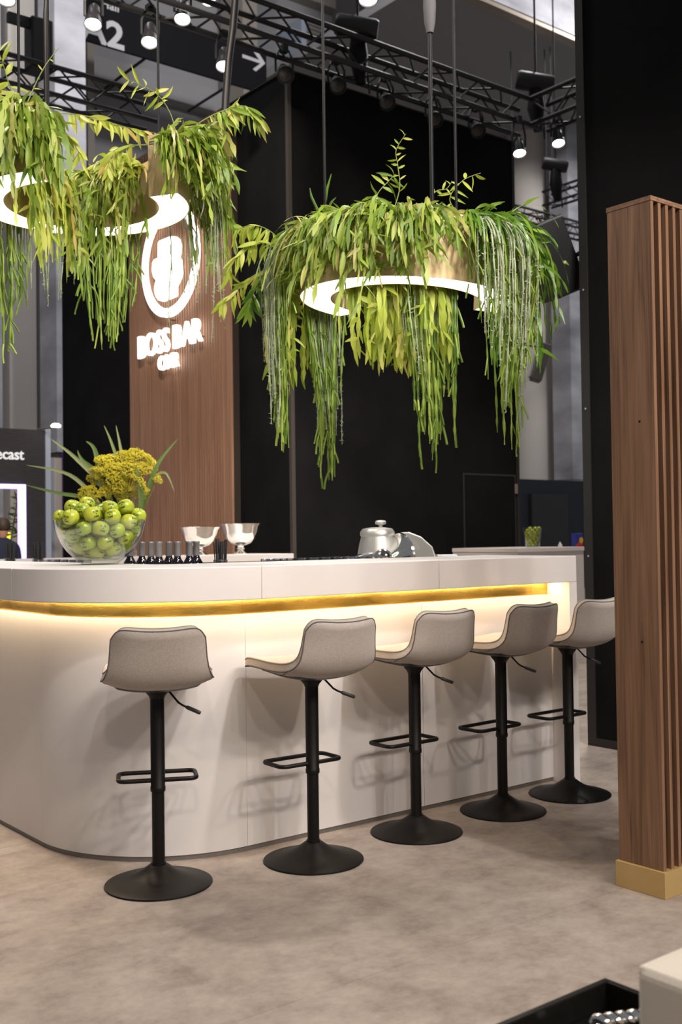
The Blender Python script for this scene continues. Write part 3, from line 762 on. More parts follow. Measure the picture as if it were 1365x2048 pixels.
# ================================================================== HANGING LIGHT RINGS AND PLANTS
RH = Vector((CR.x, CR.y, 0)).normalized(); FH = Vector((CF.x, CF.y, 0)).normalized()
PR, PI_, PH = 0.535, 0.375, 0.305
class Ring:
    def __init__(self, px, py, D, tilt, phi0, phi1, label, shift):
        """open ring; phi in degrees: 0 = towards the viewer, 90 = to the right, 180 = away"""
        self.c = PD(px, py, D)
        self.M = Matrix.Translation(self.c) @ Matrix.Rotation(math.radians(tilt), 4, -FH)
        self.fh = Vector((self.c.x, self.c.y, 0)).normalized(); self.rh = Vector((self.fh.y, -self.fh.x, 0))
        t = thing('planter_ring_light', label, 'pendant light', (0, 0, 0), 0, 'hanging planter lights over the bar')
        t.matrix_basis = self.M
        def dirs(a, b, n):
            out = []
            for k in range(n + 1):
                p = math.radians(a + (b - a) * k / n); out.append(self.rh * math.sin(p) - self.fh * math.cos(p))
            return out
        D_ = dirs(phi0, phi1, 60)
        build(MB().arc([(PR, 0.0), (PR, PH), (PR - 0.006, PH), (PR - 0.006, 0.0)], D_), 'outer_band', M['planter'], t, smooth=40)
        build(MB().arc([(PI_, 0.0), (PI_, PH), (PI_ + 0.006, PH), (PI_ + 0.006, 0.0)], D_), 'inner_band', M['planter'], t, smooth=40)
        build(MB().arc([(PR - 0.007, PH - 0.05), (PR - 0.007, PH - 0.03), (PI_ + 0.007, PH - 0.03), (PI_ + 0.007, PH - 0.05)], D_), 'planting_bed', M['soil'], t)
        for e in (phi0, phi1):
            sg_ = 1 if e == phi0 else -1
            build(MB().arc([(PI_ + 0.0065, 0.0), (PI_ + 0.0065, PH), (PR - 0.0065, PH), (PR - 0.0065, 0.0)], dirs(e, e + sg_ * 0.6, 1)), 'end_cap', M['planter'], t)
        # diffuser panels separated by slim brass joints
        e0, e1 = phi0 + 0.8, phi1 - 0.8; cuts = [e0] + [c_ for c_ in shift if e0 < c_ < e1] + [e1]
        for k in range(len(cuts) - 1):
            a_, b_ = cuts[k] + (0.7 if k else 0), cuts[k + 1] - (0.7 if k < len(cuts) - 2 else 0)
            build(MB().arc([(PR - 0.0065, 0.004), (PR - 0.0065, 0.012), (PI_ + 0.0065, 0.012), (PI_ + 0.0065, 0.004)], dirs(a_, b_, 20)), 'diffuser_panel', M['diffuser'], t, smooth=40)
        self.t = t
    def rim(self, a, side):
        """unit radial direction at lateral position a (-1 left .. 1 right), side -1 = towards viewer, 1 = away"""
        return (self.rh * a + self.fh * (side * math.sqrt(max(0, 1 - a * a)))).normalized()
    def pt(self, rad, radius, z): return self.M @ (rad * radius + Vector((0, 0, z)))
ringR = Ring(812, 604, 5.4, -3.2, -138, 112, 'open brass ring light planter with a bare brass gap, hung before the black wall', (-70, 8, 80))
ringL = Ring(165, 412, 5.4, 0.5, 58, 336, 'open brass ring light planter hung higher, before the lit sign', (125, 198, 270))
def cable(ring, a, side, name_lab, rad=0.007, z1=8.2):
    p = ring.pt(ring.rim(a, side), (PR + PI_) / 2, PH - 0.03)
    o = rod('suspension_cable', p, (p.x, p.y, z1), rad, M['cableskin'])
    return tag(o, name_lab, 'cable', 'suspension cables of the planter lights')
cable(ringR, -0.88, -1, 'black cable at the slat-wall end of the planter before the black wall')
cable(ringR, 0.25, -1, 'thicker black cable below the ribbed sleeve, holding the black-wall planter', 0.010)
cable(ringR, 0.50, -1, 'thin black cable above the brass gap of the black-wall planter')
cable(ringL, -0.62, -1, 'black cable rising from the booth side end of the sign-side planter')
cable(ringL, -0.38, 1, 'thin black cable before the foil-wrapped column, holding the sign-side planter')
cable(ringL, 0.88, 1, 'thin black cable before the middle of the banner, holding the sign-side planter')

DOWN = Vector((0, 0, -1))
def rj(s): return Vector((rnd.uniform(-s, s), rnd.uniform(-s, s), rnd.uniform(-s, s)))
def leaf_unit(bend, lob):
    mb = MB(); n = 6; vs = []; fs = []
    for i in range(n + 1):
        s = i / n
        wv = 0.5 * math.sin(math.pi * min(1, 0.06 + s * 0.97)) ** lob
        z = -bend * s * s
        vs += [(-wv, s, z + 0.10 * wv), (0, s, z), (wv, s, z + 0.10 * wv)]
    for i in range(n):
        for k in range(2):
            fs.append((3 * i + k, 3 * i + k + 1, 3 * i + 4 + k, 3 * i + 3 + k))
    mb.add(vs, fs); me = mb.mesh('leaf'); me.shade_smooth(); return me
_lm = {}
def leaf_obj(parent, p, d, nrm, L, W, matn, kind=0):
    key = (matn, kind)
    if key not in _lm:
        me = leaf_unit((0.0, 0.22, 0.4)[kind], (0.8, 0.6, 1.0)[kind]); me.materials.append(M[matn]); _lm[key] = me
    d = d.normalized(); x = d.cross(nrm)
    if x.length < 1e-4: x = d.orthogonal()
    x.normalize(); z = x.cross(d)
    m_ = Matrix((( x.x * W, d.x * L, z.x * L, p.x), (x.y * W, d.y * L, z.y * L, p.y), (x.z * W, d.z * L, z.z * L, p.z), (0, 0, 0, 1)))
    return link('leaf', _lm[key], None, parent, m_)
def strand(ring, rad, r0, z0, L, o, u, g, step=0.025, jit=0.06, inner=False, push=None):
    """path of a hanging shoot: starts at the bed, bends over the rim (outer, or inner if so asked) and hangs"""
    tan = Vector((-rad.y, rad.x, 0))
    p = ring.pt(rad, r0, z0)
    d = (rad * (-o if inner else o) + Vector((0, 0, u)) + tan * rnd.gauss(0, 0.3)).normalized()
    if push is not None: d = (d + push * rnd.uniform(0.3, 1.2)).normalized()
    gap = (PI_ - rnd.uniform(0.008, 0.05)) if inner else (PR + rnd.uniform(0.008, 0.05))
    out = [p.copy()]
    top = ring.c.z + PH
    for i in range(int(L / step)):
        d = (d + DOWN * g * step / 0.025 + rj(jit)).normalized()
        p = p + d * step
        if push is None and p.z < top - 0.005 and p.z > ring.c.z - 0.03:
            q = Vector((p.x - ring.c.x, p.y - ring.c.y, 0)); l = max(q.length, 1e-6)
            if inner and l > gap: p = p + q / l * (gap - l)
            if not inner and l < gap: p = p + q / l * (gap - l)
        out.append(p.copy())
    return out
def strap(mb, path, W, nrm, segL=0.11, step=0.025, wob=0.0):
    """flat jointed leaf-shoot along a path"""
    vs = []; fs = []; n = len(path)
    per = max(3, int(segL / step))
    tw = rnd.uniform(-0.6, 0.6)
    for i, p in enumerate(path):
        t = (path[min(i + 1, n - 1)] - path[max(i - 1, 0)]).normalized()
        f = (i % per) / per
        wv = W * (0.20 + 0.86 * math.sin(math.pi * min(1, 0.08 + f)) ** 0.7) * 0.5
        if i >= n - 2: wv *= (0.75, 0.25)[i - (n - 2)]
        x = t.cross(nrm + rj(0.15))
        if x.length < 1e-4: x = t.orthogonal()
        x.normalize(); y = x.cross(t)
        x = x * math.cos(tw) + y * math.sin(tw)
        vs += [p - x * wv, p + x * wv]
    for i in range(n - 1): fs.append((2 * i, 2 * i + 1, 2 * i + 3, 2 * i + 2))
    mb.add(vs, fs)
def frond(ring, label, a0, a1, side, n, L, W, matn, name='trailing_plant', o=0.7, u=0.55, g=0.22, ind=18, segL=0.095, fill=0.0, jit=0.06, group=None, inner=False, leaflets=0.35, push=None):
    """a plant of flat hanging shoots rooted in the bed between two points of the rim"""
    am = (a0 + a1) / 2; base = ring.pt(ring.rim(am, side), (PR + PI_) / 2, PH - 0.03)
    t = thing(name, label, 'plant', tuple(base), 0, group or 'trailing plants in the planter lights')
    T0 = Matrix.Translation(-base); mb = MB()
    for k in range(n):
        a = rnd.uniform(a0, a1); rad = ring.rim(max(-1, min(1, a)), side)
        z0 = PH - 0.03; r0 = rnd.uniform(PI_ + 0.02, PI_ + 0.08) if inner else rnd.uniform(PI_ + 0.05, PR - 0.01)
        if rnd.random() < fill:
            r0 = PR + 0.012; z0 = rnd.uniform(0.02, PH)
        Lk = rnd.uniform(*L) * (1 if rnd.random() < 0.7 else 0.6)
        pth = strand(ring, rad, r0, z0, Lk, o * rnd.uniform(0.5, 1.2), u * rnd.uniform(0.2, 1.2), g, jit=jit, inner=inner, push=push)
        if len(pth) < 5: continue
        nrm = (rad + rj(0.7)).normalized()
        if k < ind:
            q = pth[-5]; leaf_obj(t, q - base, pth[-1] - q, nrm, (pth[-1] - q).length * 1.15, rnd.uniform(*W) * 1.05, matn, rnd.choice((0, 1)))
            pth = pth[:-4]
        strap(mb, [p - base for p in pth], rnd.uniform(*W), nrm, segL * rnd.uniform(0.8, 1.25))
        for i in range(2, len(pth) - 2, 2):       # side leaflets
            if rnd.random() < leaflets:
                d = ((pth[i + 1] - pth[i]).normalized() * 0.6 + rj(0.9) + DOWN * 0.35).normalized(); ll = rnd.uniform(0.05, 0.11)
                p0 = pth[i] - base
                strap(mb, [p0, p0 + d * ll * 0.33, p0 + d * ll * 0.66 + DOWN * ll * 0.05, p0 + d * ll + DOWN * ll * 0.15], rnd.uniform(*W) * 0.9, (rad + rj(0.9)).normalized(), 0.09)
    f = build(mb, 'foliage', M[matn], t); f.data.shade_smooth(); tag(f, kind='stuff')
    return t
def strings(ring, label, a0, a1, side, n, L, r, matn, hairs=0,  name='string_plant', o=0.5, u=0.4, inner=False, gather=0.0):
    am = (a0 + a1) / 2; base = ring.pt(ring.rim(am, side), (PR + PI_) / 2, PH - 0.03)
    t = thing(name, label, 'plant', tuple(base), 0, 'string plants in the planter lights'); mb = MB(); hb = MB()
    if hairs and ring is ringR: n = int(n * 1.7)
    for k in range(n):
        a = rnd.uniform(a0, a1); rad = ring.rim(max(-1, min(1, a)), side)
        Lk = (L[0] + (L[1] - L[0]) * rnd.random() ** 0.9) * (1 - 0.22 * abs(a - am) / max(1e-6, (a1 - a0) / 2) * rnd.random())
        if rnd.random() < 0.25: Lk *= 0.75
        pth = strand(ring, rad, PI_ + rnd.uniform(0.02, 0.06) if inner else rnd.uniform(PI_ + 0.06, PR - 0.01), PH - 0.03, Lk, o, u, 0.30, step=0.025, jit=0.07, inner=inner)
        if hairs and side < 0 and not inner:      # lies over the greener strings
            for m_, p in enumerate(pth):
                f_ = min(1.0, m_ / 8) * 0.035; p.x += rad.x * f_; p.y += rad.y * f_
        if gather:
            cc = ring.pt(ring.rim(am, side), PI_ - 0.04 if inner else PR + 0.04, 0)
            for p in pth:
                f_ = gather * max(0.0, min(1.0, (ring.c.z + 0.12 - p.z) / 0.6))
                p.x += (cc.x - p.x) * f_; p.y += (cc.y - p.y) * f_
        # keep the bundle together below the rim
        loc = [p - base for p in pth]
        rk = rnd.uniform(*r)
        mb.tube(loc, [rk * (0.75 + 0.5 * (i % 4 in (1, 2))) * (1.0 if i < len(loc) - 2 else 0.5) for i in range(len(loc))], 4, caps=False)
        if not hairs and rnd.random() < 0.8:      # forked tip
            for _ in range(4):
                q = loc[int(len(loc) * rnd.uniform(0.35, 0.97))].copy(); d = (DOWN + rj(0.55)).normalized(); tip = [q.copy()]
                for i in range(rnd.randint(3, 6)):
                    d = (d + DOWN * 0.2 + rj(0.12)).normalized(); q = q + d * 0.022; tip.append(q.copy())
                mb.tube(tip, rk * 0.85, 4, caps=False)
        if hairs:
            for q in loc[2:]:
                for _ in range(hairs):
                    d = rj(1).normalized(); e = q + d * rnd.uniform(0.008, 0.018); s_ = d.orthogonal().normalized() * 0.0018
                    hb.add([q + s_ + rj(0.004), q - s_, e + DOWN * -0.003], [(0, 1, 2)])
    f = build(mb, 'strings', M[matn], t); f.data.shade_smooth(); tag(f, kind='stuff')
    if hairs:
        h_ = build(hb, 'bristles', M[matn], t); tag(h_, kind='stuff')
    return t
def spray(label, pts, D, nl, L, W, matn, name='leafy_spray', droop=0.7, r=0.0028, start=0.2):
    """an arching shoot with separate leaves"""
    P = [PD(x, y, D if not isinstance(D, (list, tuple)) else D[0] + (D[1] - D[0]) * i / (len(pts) - 1)) for i, (x, y) in enumerate(pts)]
    # smooth path
    Q = []
    for i in range(len(P) - 1):
        p0 = P[max(i - 1, 0)]; p1 = P[i]; p2 = P[i + 1]; p3 = P[min(i + 2, len(P) - 1)]
        for k in range(6):
            s = k / 6
            Q.append(0.5 * ((2 * p1) + (p2 - p0) * s + (2 * p0 - 5 * p1 + 4 * p2 - p3) * s * s + (3 * p1 - p0 - 3 * p2 + p3) * s ** 3))
    Q.append(P[-1])
    t = thing(name, label, 'plant', tuple(P[0]), 0, 'arching sprays of the planter lights'); b = P[0]
    build(MB().tube([q - b for q in Q], [r * (1.15 - 0.7 * i / len(Q)) for i in range(len(Q))], 6), 'stem', M['stemg'], t, smooth=70)
    for k in range(nl):
        s = start + (1 - start) * (k + rnd.uniform(0, 0.8)) / nl
        i = min(int(s * (len(Q) - 1)), len(Q) - 2)
        d0 = (Q[i + 1] - Q[i]).normalized()
        sd = d0.cross(CF).normalized() * (1 if k % 2 else -1)
        d = (d0 * 0.35 + sd * (0.75 - 0.4 * droop) + DOWN * droop + rj(0.35)).normalized()
        leaf_obj(t, Q[i] - b, d, (-CF + rj(0.9)).normalized(), rnd.uniform(*L), rnd.uniform(*W), matn, rnd.choice((0, 1, 2)))
    return t

# -- planter before the black wall
frond(ringR, 'flat-leaved trailing plant over the viewer side of the planter before the black wall', -0.70, 0.22, -1, 310, (0.15, 0.42), (0.012, 0.026), 'leaf', fill=0.30, ind=50)
frond(ringR, 'bright thin-leaved plant spilling over the curve by the slat wall side of the black-wall planter', -1.0, -0.62, -1, 150, (0.18, 0.40), (0.010, 0.020), 'leaf', fill=0.25, ind=30)
frond(ringR, 'deep green trailing plant on the loudspeaker side of the black-wall planter', 0.74, 0.96, -1, 120, (0.16, 0.40), (0.014, 0.026), 'leafd', fill=0.5, ind=24, o=0.06, u=0.12, jit=0.04, leaflets=0.2)
frond(ringR, 'deep green plant hanging behind the loudspeaker side of the black-wall planter', 0.94, 0.985, 1, 100, (0.36, 0.76), (0.014, 0.026), 'leafd', ind=24, o=0.06, u=0.12, jit=0.04, leaflets=0.2)
frond(ringR, 'yellow green leafy plant glowing under the middle of the black-wall planter', -0.80, 0.26, -1, 260, (0.40, 0.80), (0.016, 0.032), 'leafy', ind=60, segL=0.09, jit=0.11, inner=True, o=0.5, u=0.2)
frond(ringR, 'short green plant fringe beside the brass gap of the black-wall planter', 0.44, 0.78, -1, 110, (0.14, 0.40), (0.008, 0.018), 'leafd', ind=16)
frond(ringR, 'long leaved green plant behind the slat wall side of the black-wall planter', -1.0, -0.80, 1, 60, (0.50, 0.85), (0.016, 0.028), 'leafy', ind=18)
strings(ringR, 'long string cactus column beside the bright left rim of the black-wall planter', -1.0, -0.99, -1, 30, (0.85, 1.22), (0.005, 0.0075), 'string', gather=0.25)
strings(ringR, 'silvery bristled strings beside the bright left rim of the black-wall planter', -1.0, -0.98, -1, 18, (0.60, 1.10), (0.003, 0.0045), 'silver', hairs=6, name='bristled_string_plant', gather=0.2)
strings(ringR, 'longest string cactus column, hanging from the rear of the black-wall planter', -0.74, -0.68, 1, 44, (0.95, 1.32), (0.005, 0.0075), 'string', gather=0.6)
strings(ringR, 'silvery bristled strings on the longest column of the black-wall planter', -0.68, -0.66, 1, 22, (0.75, 1.18), (0.003, 0.0045), 'silver', hairs=6, name='bristled_string_plant', gather=0.4)
strings(ringR, 'wide string cactus column right below the brass gap of the black-wall planter', 0.34, 0.78, -1, 60, (0.80, 1.24), (0.005, 0.0075), 'string', inner=True, gather=0.3)
strings(ringR, 'silvery bristled strings below the brass gap of the black-wall planter', 0.28, 0.60, -1, 20, (0.55, 0.95), (0.003, 0.0045), 'silver', hairs=6, name='bristled_string_plant', inner=True, gather=0.2)
strings(ringR, 'dark string cactus curtain across the lit rim of the black-wall planter', 0.58, 0.86, -1, 44, (0.55, 1.18), (0.004, 0.0065), 'string', gather=0.45)
strings(ringR, 'silvery bristled strings across the lit rim of the black-wall planter', 0.56, 0.78, -1, 16, (0.50, 1.05), (0.003, 0.0045), 'silver', hairs=6, name='bristled_string_plant', gather=0.2)
DR = 5.35
spray('upright brownish spray with tiny leaves on top of the black-wall planter', [(788, 420), (800, 375), (796, 330), (793, 300), (812, 268)], DR, 14, (0.03, 0.06), (0.008, 0.013), 'leafy', droop=0.1)
spray('leafy spray leaning up beside the brownish one on the black-wall planter', [(730, 470), (752, 395), (778, 362), (792, 348)], DR, 12, (0.06, 0.11), (0.014, 0.022), 'leaf', droop=0.3)
spray('arched spray curving up over the loudspeaker side of the black-wall planter', [(930, 440), (900, 400), (925, 362), (962, 346)], DR, 10, (0.05, 0.09), (0.012, 0.02), 'leafy', droop=0.5)
spray('low bare arch over the brass gap of the black-wall planter', [(840, 430), (870, 385), (893, 378), (905, 362)], DR, 7, (0.03, 0.06), (0.01, 0.014), 'leafy', droop=0.3)
spray('topmost drooping spray reaching to the slat wall from the black-wall planter', [(575, 495), (540, 462), (505, 450), (468, 462)], DR, 20, (0.07, 0.12), (0.016, 0.026), 'leafy', droop=0.8)
spray('middle drooping spray reaching to the slat wall from the black-wall planter', [(570, 505), (520, 485), (480, 505), (458, 545)], DR, 22, (0.07, 0.12), (0.016, 0.026), 'leafy', droop=0.8)
spray('lowest drooping spray reaching to the slat wall from the black-wall planter', [(560, 530), (510, 550), (470, 585), (438, 612)], DR, 24, (0.06, 0.11), (0.012, 0.022), 'leafy', droop=0.7)
spray('short drooping spray tucked under the others of the black-wall planter', [(575, 500), (540, 520), (510, 580), (495, 620)], DR, 20, (0.09, 0.15), (0.018, 0.028), 'leafd', droop=0.9)
spray('hanging spray over the loudspeaker corner of the black-wall planter', [(1000, 445), (1025, 458), (1042, 515), (1068, 590)], DR, 22, (0.05, 0.08), (0.014, 0.022), 'leafd', droop=0.7)
spray('hanging leafy tendril beyond the loudspeaker of the black-wall planter', [(1005, 470), (1038, 520), (1055, 590), (1060, 660)], DR + .1, 20, (0.05, 0.09), (0.012, 0.018), 'leafy', droop=0.7)
def blades(label, base, tips, D):
    t = thing('cactus_blades', label, 'plant', tuple(PD(*base, D)), 0, 'upright blades of the planter lights'); b = PD(*base, D)
    for bx, tx, ty, ww in tips:
        q = PD(tx, ty, D) - b; mid = q * 0.55 + Vector((0, 0, 0.03)) + RH * bx
        build(MB().tube([(0, 0, -0.03), tuple(mid * 0.5), tuple(mid), tuple(q)], [ww, ww * 1.1, ww, ww * 0.3], 5), 'blade', M['leafd'], t, smooth=60)
blades('stiff upright green cactus blades on top of the black-wall planter', (645, 440), [(0.0, 663, 348, 0.007), (-0.02, 620, 376, 0.006), (0.01, 672, 395, 0.006)], DR)

# -- planter before the lit sign
frond(ringL, 'flat-leaved trailing plant over the booth side of the sign-side planter', -0.98, -0.42, -1, 230, (0.22, 0.56), (0.018, 0.034), 'leaf', fill=0.35, ind=45)
frond(ringL, 'flat-leaved trailing plant over the sign-side planter, in front of the lit sign', 0.84, 1.0, -1, 190, (0.16, 0.42), (0.018, 0.032), 'leaf', fill=0.15, ind=45)
frond(ringL, 'flat-leaved plant draped around the outer end of the sign-side planter', 0.88, 1.0, 1, 90, (0.30, 0.66), (0.018, 0.032), 'leaf', ind=24)
frond(ringL, 'yellowish plant on the rear rim of the sign-side planter', 0.30, 0.85, 1, 110, (0.12, 0.30), (0.014, 0.026), 'leafy', ind=20, inner=True, o=0.6, u=0.5)
frond(ringL, 'green plant spilling off the end of the sign-side planter by the logo', 0.84, 0.93, -1, 170, (0.14, 0.44), (0.016, 0.030), 'leaf', ind=40, o=0.3, u=0.3, push=(-ringL.fh * 1.2 - ringL.rh * 0.5))
frond(ringL, 'green plant spilling off the booth side end of the sign-side planter', -0.56, -0.41, -1, 170, (0.16, 0.50), (0.016, 0.032), 'leaf', ind=40, o=0.3, u=0.3, push=(-ringL.fh * 0.8 + ringL.rh * 0.9))
frond(ringL, 'green plant hanging inside the opening of the sign-side planter', 0.02, 0.72, 1, 130, (0.30, 0.66), (0.014, 0.026), 'leaf', ind=40, inner=True, o=0.5, u=0.2)
frond(ringL, 'orange tipped plant hanging below the booth side of the sign-side planter', -1.0, -0.32, 1, 130, (0.34, 0.66), (0.014, 0.026), 'leafy', ind=30, inner=True, o=0.5, u=0.2)
strings(ringL, 'string cactus hanging to the booth side of the sign-side planter', -0.66, -0.52, 1, 22, (0.70, 1.08), (0.005, 0.0068), 'string', gather=0.3)
strings(ringL, 'silvery bristled strings hanging before the foil-wrapped column', -0.40, -0.22, 1, 16, (0.50, 0.90), (0.003, 0.0042), 'silver', hairs=3, name='bristled_string_plant', gather=0.25)
strings(ringL, 'string cactus bundle hanging left of the lit sign', 0.10, 0.36, 1, 46, (0.70, 1.05), (0.005, 0.0068), 'string', gather=0.35)
strings(ringL, 'silvery bristled strings hanging across the lit logo', 0.70, 0.80, 1, 9, (0.60, 0.98), (0.0022, 0.003), 'silver', hairs=3, name='bristled_string_plant')
strings(ringL, 'silvery bristled strings hanging at the outer edge of the lit sign', 0.94, 1.0, 1, 18, (0.50, 1.12), (0.0022, 0.003), 'silver', hairs=3, name='bristled_string_plant')
DL = 5.3
spray('long horizontal spray bridging the two clumps of the sign-side planter', [(80, 232), (130, 227), (190, 236), (250, 254), (318, 268)], DL, 26, (0.07, 0.12), (0.018, 0.028), 'leafy', droop=0.75, start=0.3)
spray('spray rising up to the truss from the sign-side planter', [(352, 268), (340, 225), (310, 185), (252, 158)], DL, 15, (0.05, 0.10), (0.014, 0.022), 'leafy', droop=0.35, start=0.5)
spray('long arching spray reaching over the slat wall top from the sign-side planter', [(362, 275), (400, 245), (445, 222), (490, 212), (526, 240)], DL, 30, (0.08, 0.14), (0.018, 0.028), 'leaf', droop=0.85, start=0.35)
spray('second arching spray over the slat wall top from the sign-side planter', [(372, 272), (420, 248), (455, 228), (480, 195)], DL, 12, (0.06, 0.11), (0.014, 0.022), 'leafy', droop=0.7, start=0.4)
spray('reddish tipped spray hanging beside the booth side clump of the sign-side planter', [(95, 250), (125, 262), (150, 285), (162, 318)], DL, 18, (0.07, 0.11), (0.016, 0.024), 'leafy', droop=0.8)
spray('yellow spray bending down in front of the sign-side planter', [(300, 290), (255, 292), (225, 305), (215, 340)], DL, 16, (0.06, 0.11), (0.018, 0.028), 'leafy', droop=0.6)
spray('bare upright stem rising from the booth side clump of the sign-side planter', [(52, 212), (75, 160), (95, 125), (118, 95)], DL, 4, (0.02, 0.04), (0.006, 0.01), 'leafy', droop=0.2)
spray('leafy shoot at the outer end of the booth side clump of the sign-side planter', [(28, 195), (12, 150), (4, 120), (-6, 100)], DL, 7, (0.07, 0.11), (0.02, 0.03), 'leafy', droop=0.3, start=0.1)

# ================================================================== THINGS ON THE BAR
# ---- glass bowl of apples
bc = PZp(200, 1129, ZT); bc.z = ZT
bowl = tag(build(MB().lathe([(0.0, 0.004), (0.072, 0.004), (0.082, 0.0), (0.084, 0.006), (0.088, 0.012), (0.118, 0.032), (0.150, 0.063), (0.176, 0.100), (0.195, 0.142), (0.207, 0.190), (0.2095, 0.205), (0.2065, 0.2055), (0.2035, 0.190), (0.191, 0.143), (0.172, 0.102), (0.146, 0.066), (0.114, 0.037), (0.080, 0.020), (0.0, 0.018)], 64), 'glass_bowl', M['glass'], None, Matrix.Translation(bc), smooth=50), 'large clear glass bowl full of green apples on the bar', 'bowl')
AR = 0.0385
def pack(n):
    rg = np.random.RandomState(5)
    p = np.zeros((n, 3)); p[:, 0] = rg.uniform(-.1, .1, n); p[:, 1] = rg.uniform(-.1, .1, n); p[:, 2] = 0.10 + np.arange(n) * 0.012
    dmin = 2 * AR * 0.99
    for it in range(900):
        p[:, 2] -= 0.0016 if it < 600 else 0.0006
        p[:, :2] *= 0.9996
        for _ in range(4):
            d = p[:, None] - p[None]; l = np.sqrt((d ** 2).sum(2)) + 1e-9; np.fill_diagonal(l, 9)
            ov = np.clip(dmin - l, 0, None)
            p += (d / l[..., None] * (ov * 0.42)[..., None]).sum(1)
            # bowl: half ellipsoid
            a, c_, zc = 0.200 - AR, 0.190 - AR, 0.205
            q = p.copy(); q[:, 2] -= zc
            s = np.sqrt((q[:, 0] ** 2 + q[:, 1] ** 2) / a ** 2 + np.minimum(q[:, 2], 0) ** 2 / c_ ** 2)
            k = (s > 1) & (q[:, 2] < 0.012)
            f = np.where(k, 1 / s, 1)[:, None]
            q[:, :2] *= f; q[:, 2] = np.where(q[:, 2] < 0, q[:, 2] * f[:, 0], q[:, 2]); q[:, 2] += zc; p = q
            p[:, 2] = np.maximum(p[:, 2], 0.020 + AR)
    return p
ap_prof = []
for k in range(15):
    f = math.pi * k / 14
    rr = AR * (1.0 + 0.03 * math.cos(f)) * math.sin(f) ** 0.92
    z = -AR * 0.93 * math.cos(f)
    z += AR * (-0.26 * math.exp(-((math.pi - f) / 0.32) ** 2) + 0.16 * math.exp(-(f / 0.30) ** 2))
    ap_prof.append((max(rr, 0.0), z))
ap_prof[0] = (0.0, ap_prof[0][1]); ap_prof[-1] = (0.0, ap_prof[-1][1])
ap = build(MB().lathe(ap_prof, 24), 'apple', M['apple'], None); ap.data.shade_smooth()
sm_ = build(MB().tube([(0, 0, AR * 0.62), (0.001, 0, AR * 0.85), (0.004, 0.001, AR * 1.08)], [0.0011, 0.0010, 0.0016], 6), 'stem', M['stem'], ap, smooth=60)
# printed lettering wrapped on the skin
def print_mesh():
    vs = []; fs = []
    for body, yy, sz in (('BOSS', 0.0075, 0.0125), ('OMR', -0.0165, 0.0125)):
        me = text_mesh(body, sz, 0, 0.00035, 1.0, 2); lo_, hi_ = mesh_bounds(me); k = len(vs)
        for v in me.vertices: vs.append((v.co.x - (lo_[0] + hi_[0]) / 2, v.co.y + yy))
        for p_ in me.polygons: fs.append(tuple(i + k for i in p_.vertices))
        bpy.data.meshes.remove(me)
    k = len(vs); n = 20
    for i in range(n):
        t_ = 2 * math.pi * i / n
        vs.append((0.00026 * 16 * math.sin(t_) ** 3 * 0.75, 0.0004 + 0.00026 * 0.8 * (13 * math.cos(t_) - 5 * math.cos(2 * t_) - 2 * math.cos(3 * t_) - math.cos(4 * t_))))
    fs.append(tuple(reversed(range(k, k + n))))
    out = []
    zs = np.array([p_[1] for p_ in ap_prof]); rs = np.array([p_[0] for p_ in ap_prof])
    for u, v in vs:
        z = v * 0.95
        r_ = float(np.interp(z, zs[2:-2], rs[2:-2])) + 0.0005
        th = u / AR
        out.append((r_ * math.cos(th), r_ * math.sin(th), z))
    me = bpy.data.meshes.new('print'); me.from_pydata(out, [], fs); return me
pm = print_mesh(); pm.materials.append(M['inkblack'])
pr_ = link('print', pm, None, ap)
AP = pack(63)
tocam = (C0 - bc); yaw0 = math.atan2(tocam.y, tocam.x)
for i, p_ in enumerate(AP):
    o = ap if i == 0 else copy_tree(ap)
    o.location = Vector(bc) + Vector(p_)
    sz = rnd.uniform(0.95, 1.02)
    o.rotation_euler = (Matrix.Rotation(yaw0 + rnd.uniform(-0.75, 0.75), 4, 'Z') @ Matrix.Rotation(rnd.uniform(-0.45, 0.30), 4, 'Y') @ Matrix.Rotation(rnd.uniform(-0.35, 0.35), 4, 'X')).to_euler()
    o.scale = (sz, sz, sz)
    tag(o, 'shiny green apple with black printed lettering in the glass bowl', 'apple', 'green apples piled in the glass bowl')

# ---- wine bottles on the service shelf
prof = [(0, 0), (0.030, 0), (0.034, 0.004), (0.034, 0.150), (0.031, 0.170), (0.020, 0.190), (0.0152, 0.200), (0.0148, 0.205), (0, 0.205)]
cap = [(0, 0.2045), (0.0155, 0.2045), (0.0158, 0.212), (0.0152, 0.262), (0.0168, 0.264), (0.0168, 0.272), (0.0155, 0.274), (0, 0.274)]
bt0 = None
for i, (px, yoff) in enumerate(((260, 0.10), (284, -0.04), (302, 0.14), (318, 0.02), (338, 0.10), (355, 0.02), (379, 0.05), (393, 0.14))):
    q = PYp(px, 1100, BY + 0.53 + 0.10 + yoff)
    if px < 300: q = PYp(px, 1100, BY + 0.53 + 0.42 + yoff)
    if bt0 is None:
        bt0 = thing('wine_bottle', 'b', 'bottle'); build(MB().lathe(prof, 24), 'bottle_body', M['bottle'], bt0, smooth=40); build(MB().lathe(cap, 24), 'foil_capsule', M['capsule'], bt0, smooth=40); o = bt0
    else: o = copy_tree(bt0)
    o.location = (q.x, q.y, LZ)
    tag(o, 'dark wine bottle with a grey foil neck behind the bar top', 'bottle', 'row of wine bottles behind the bar top')
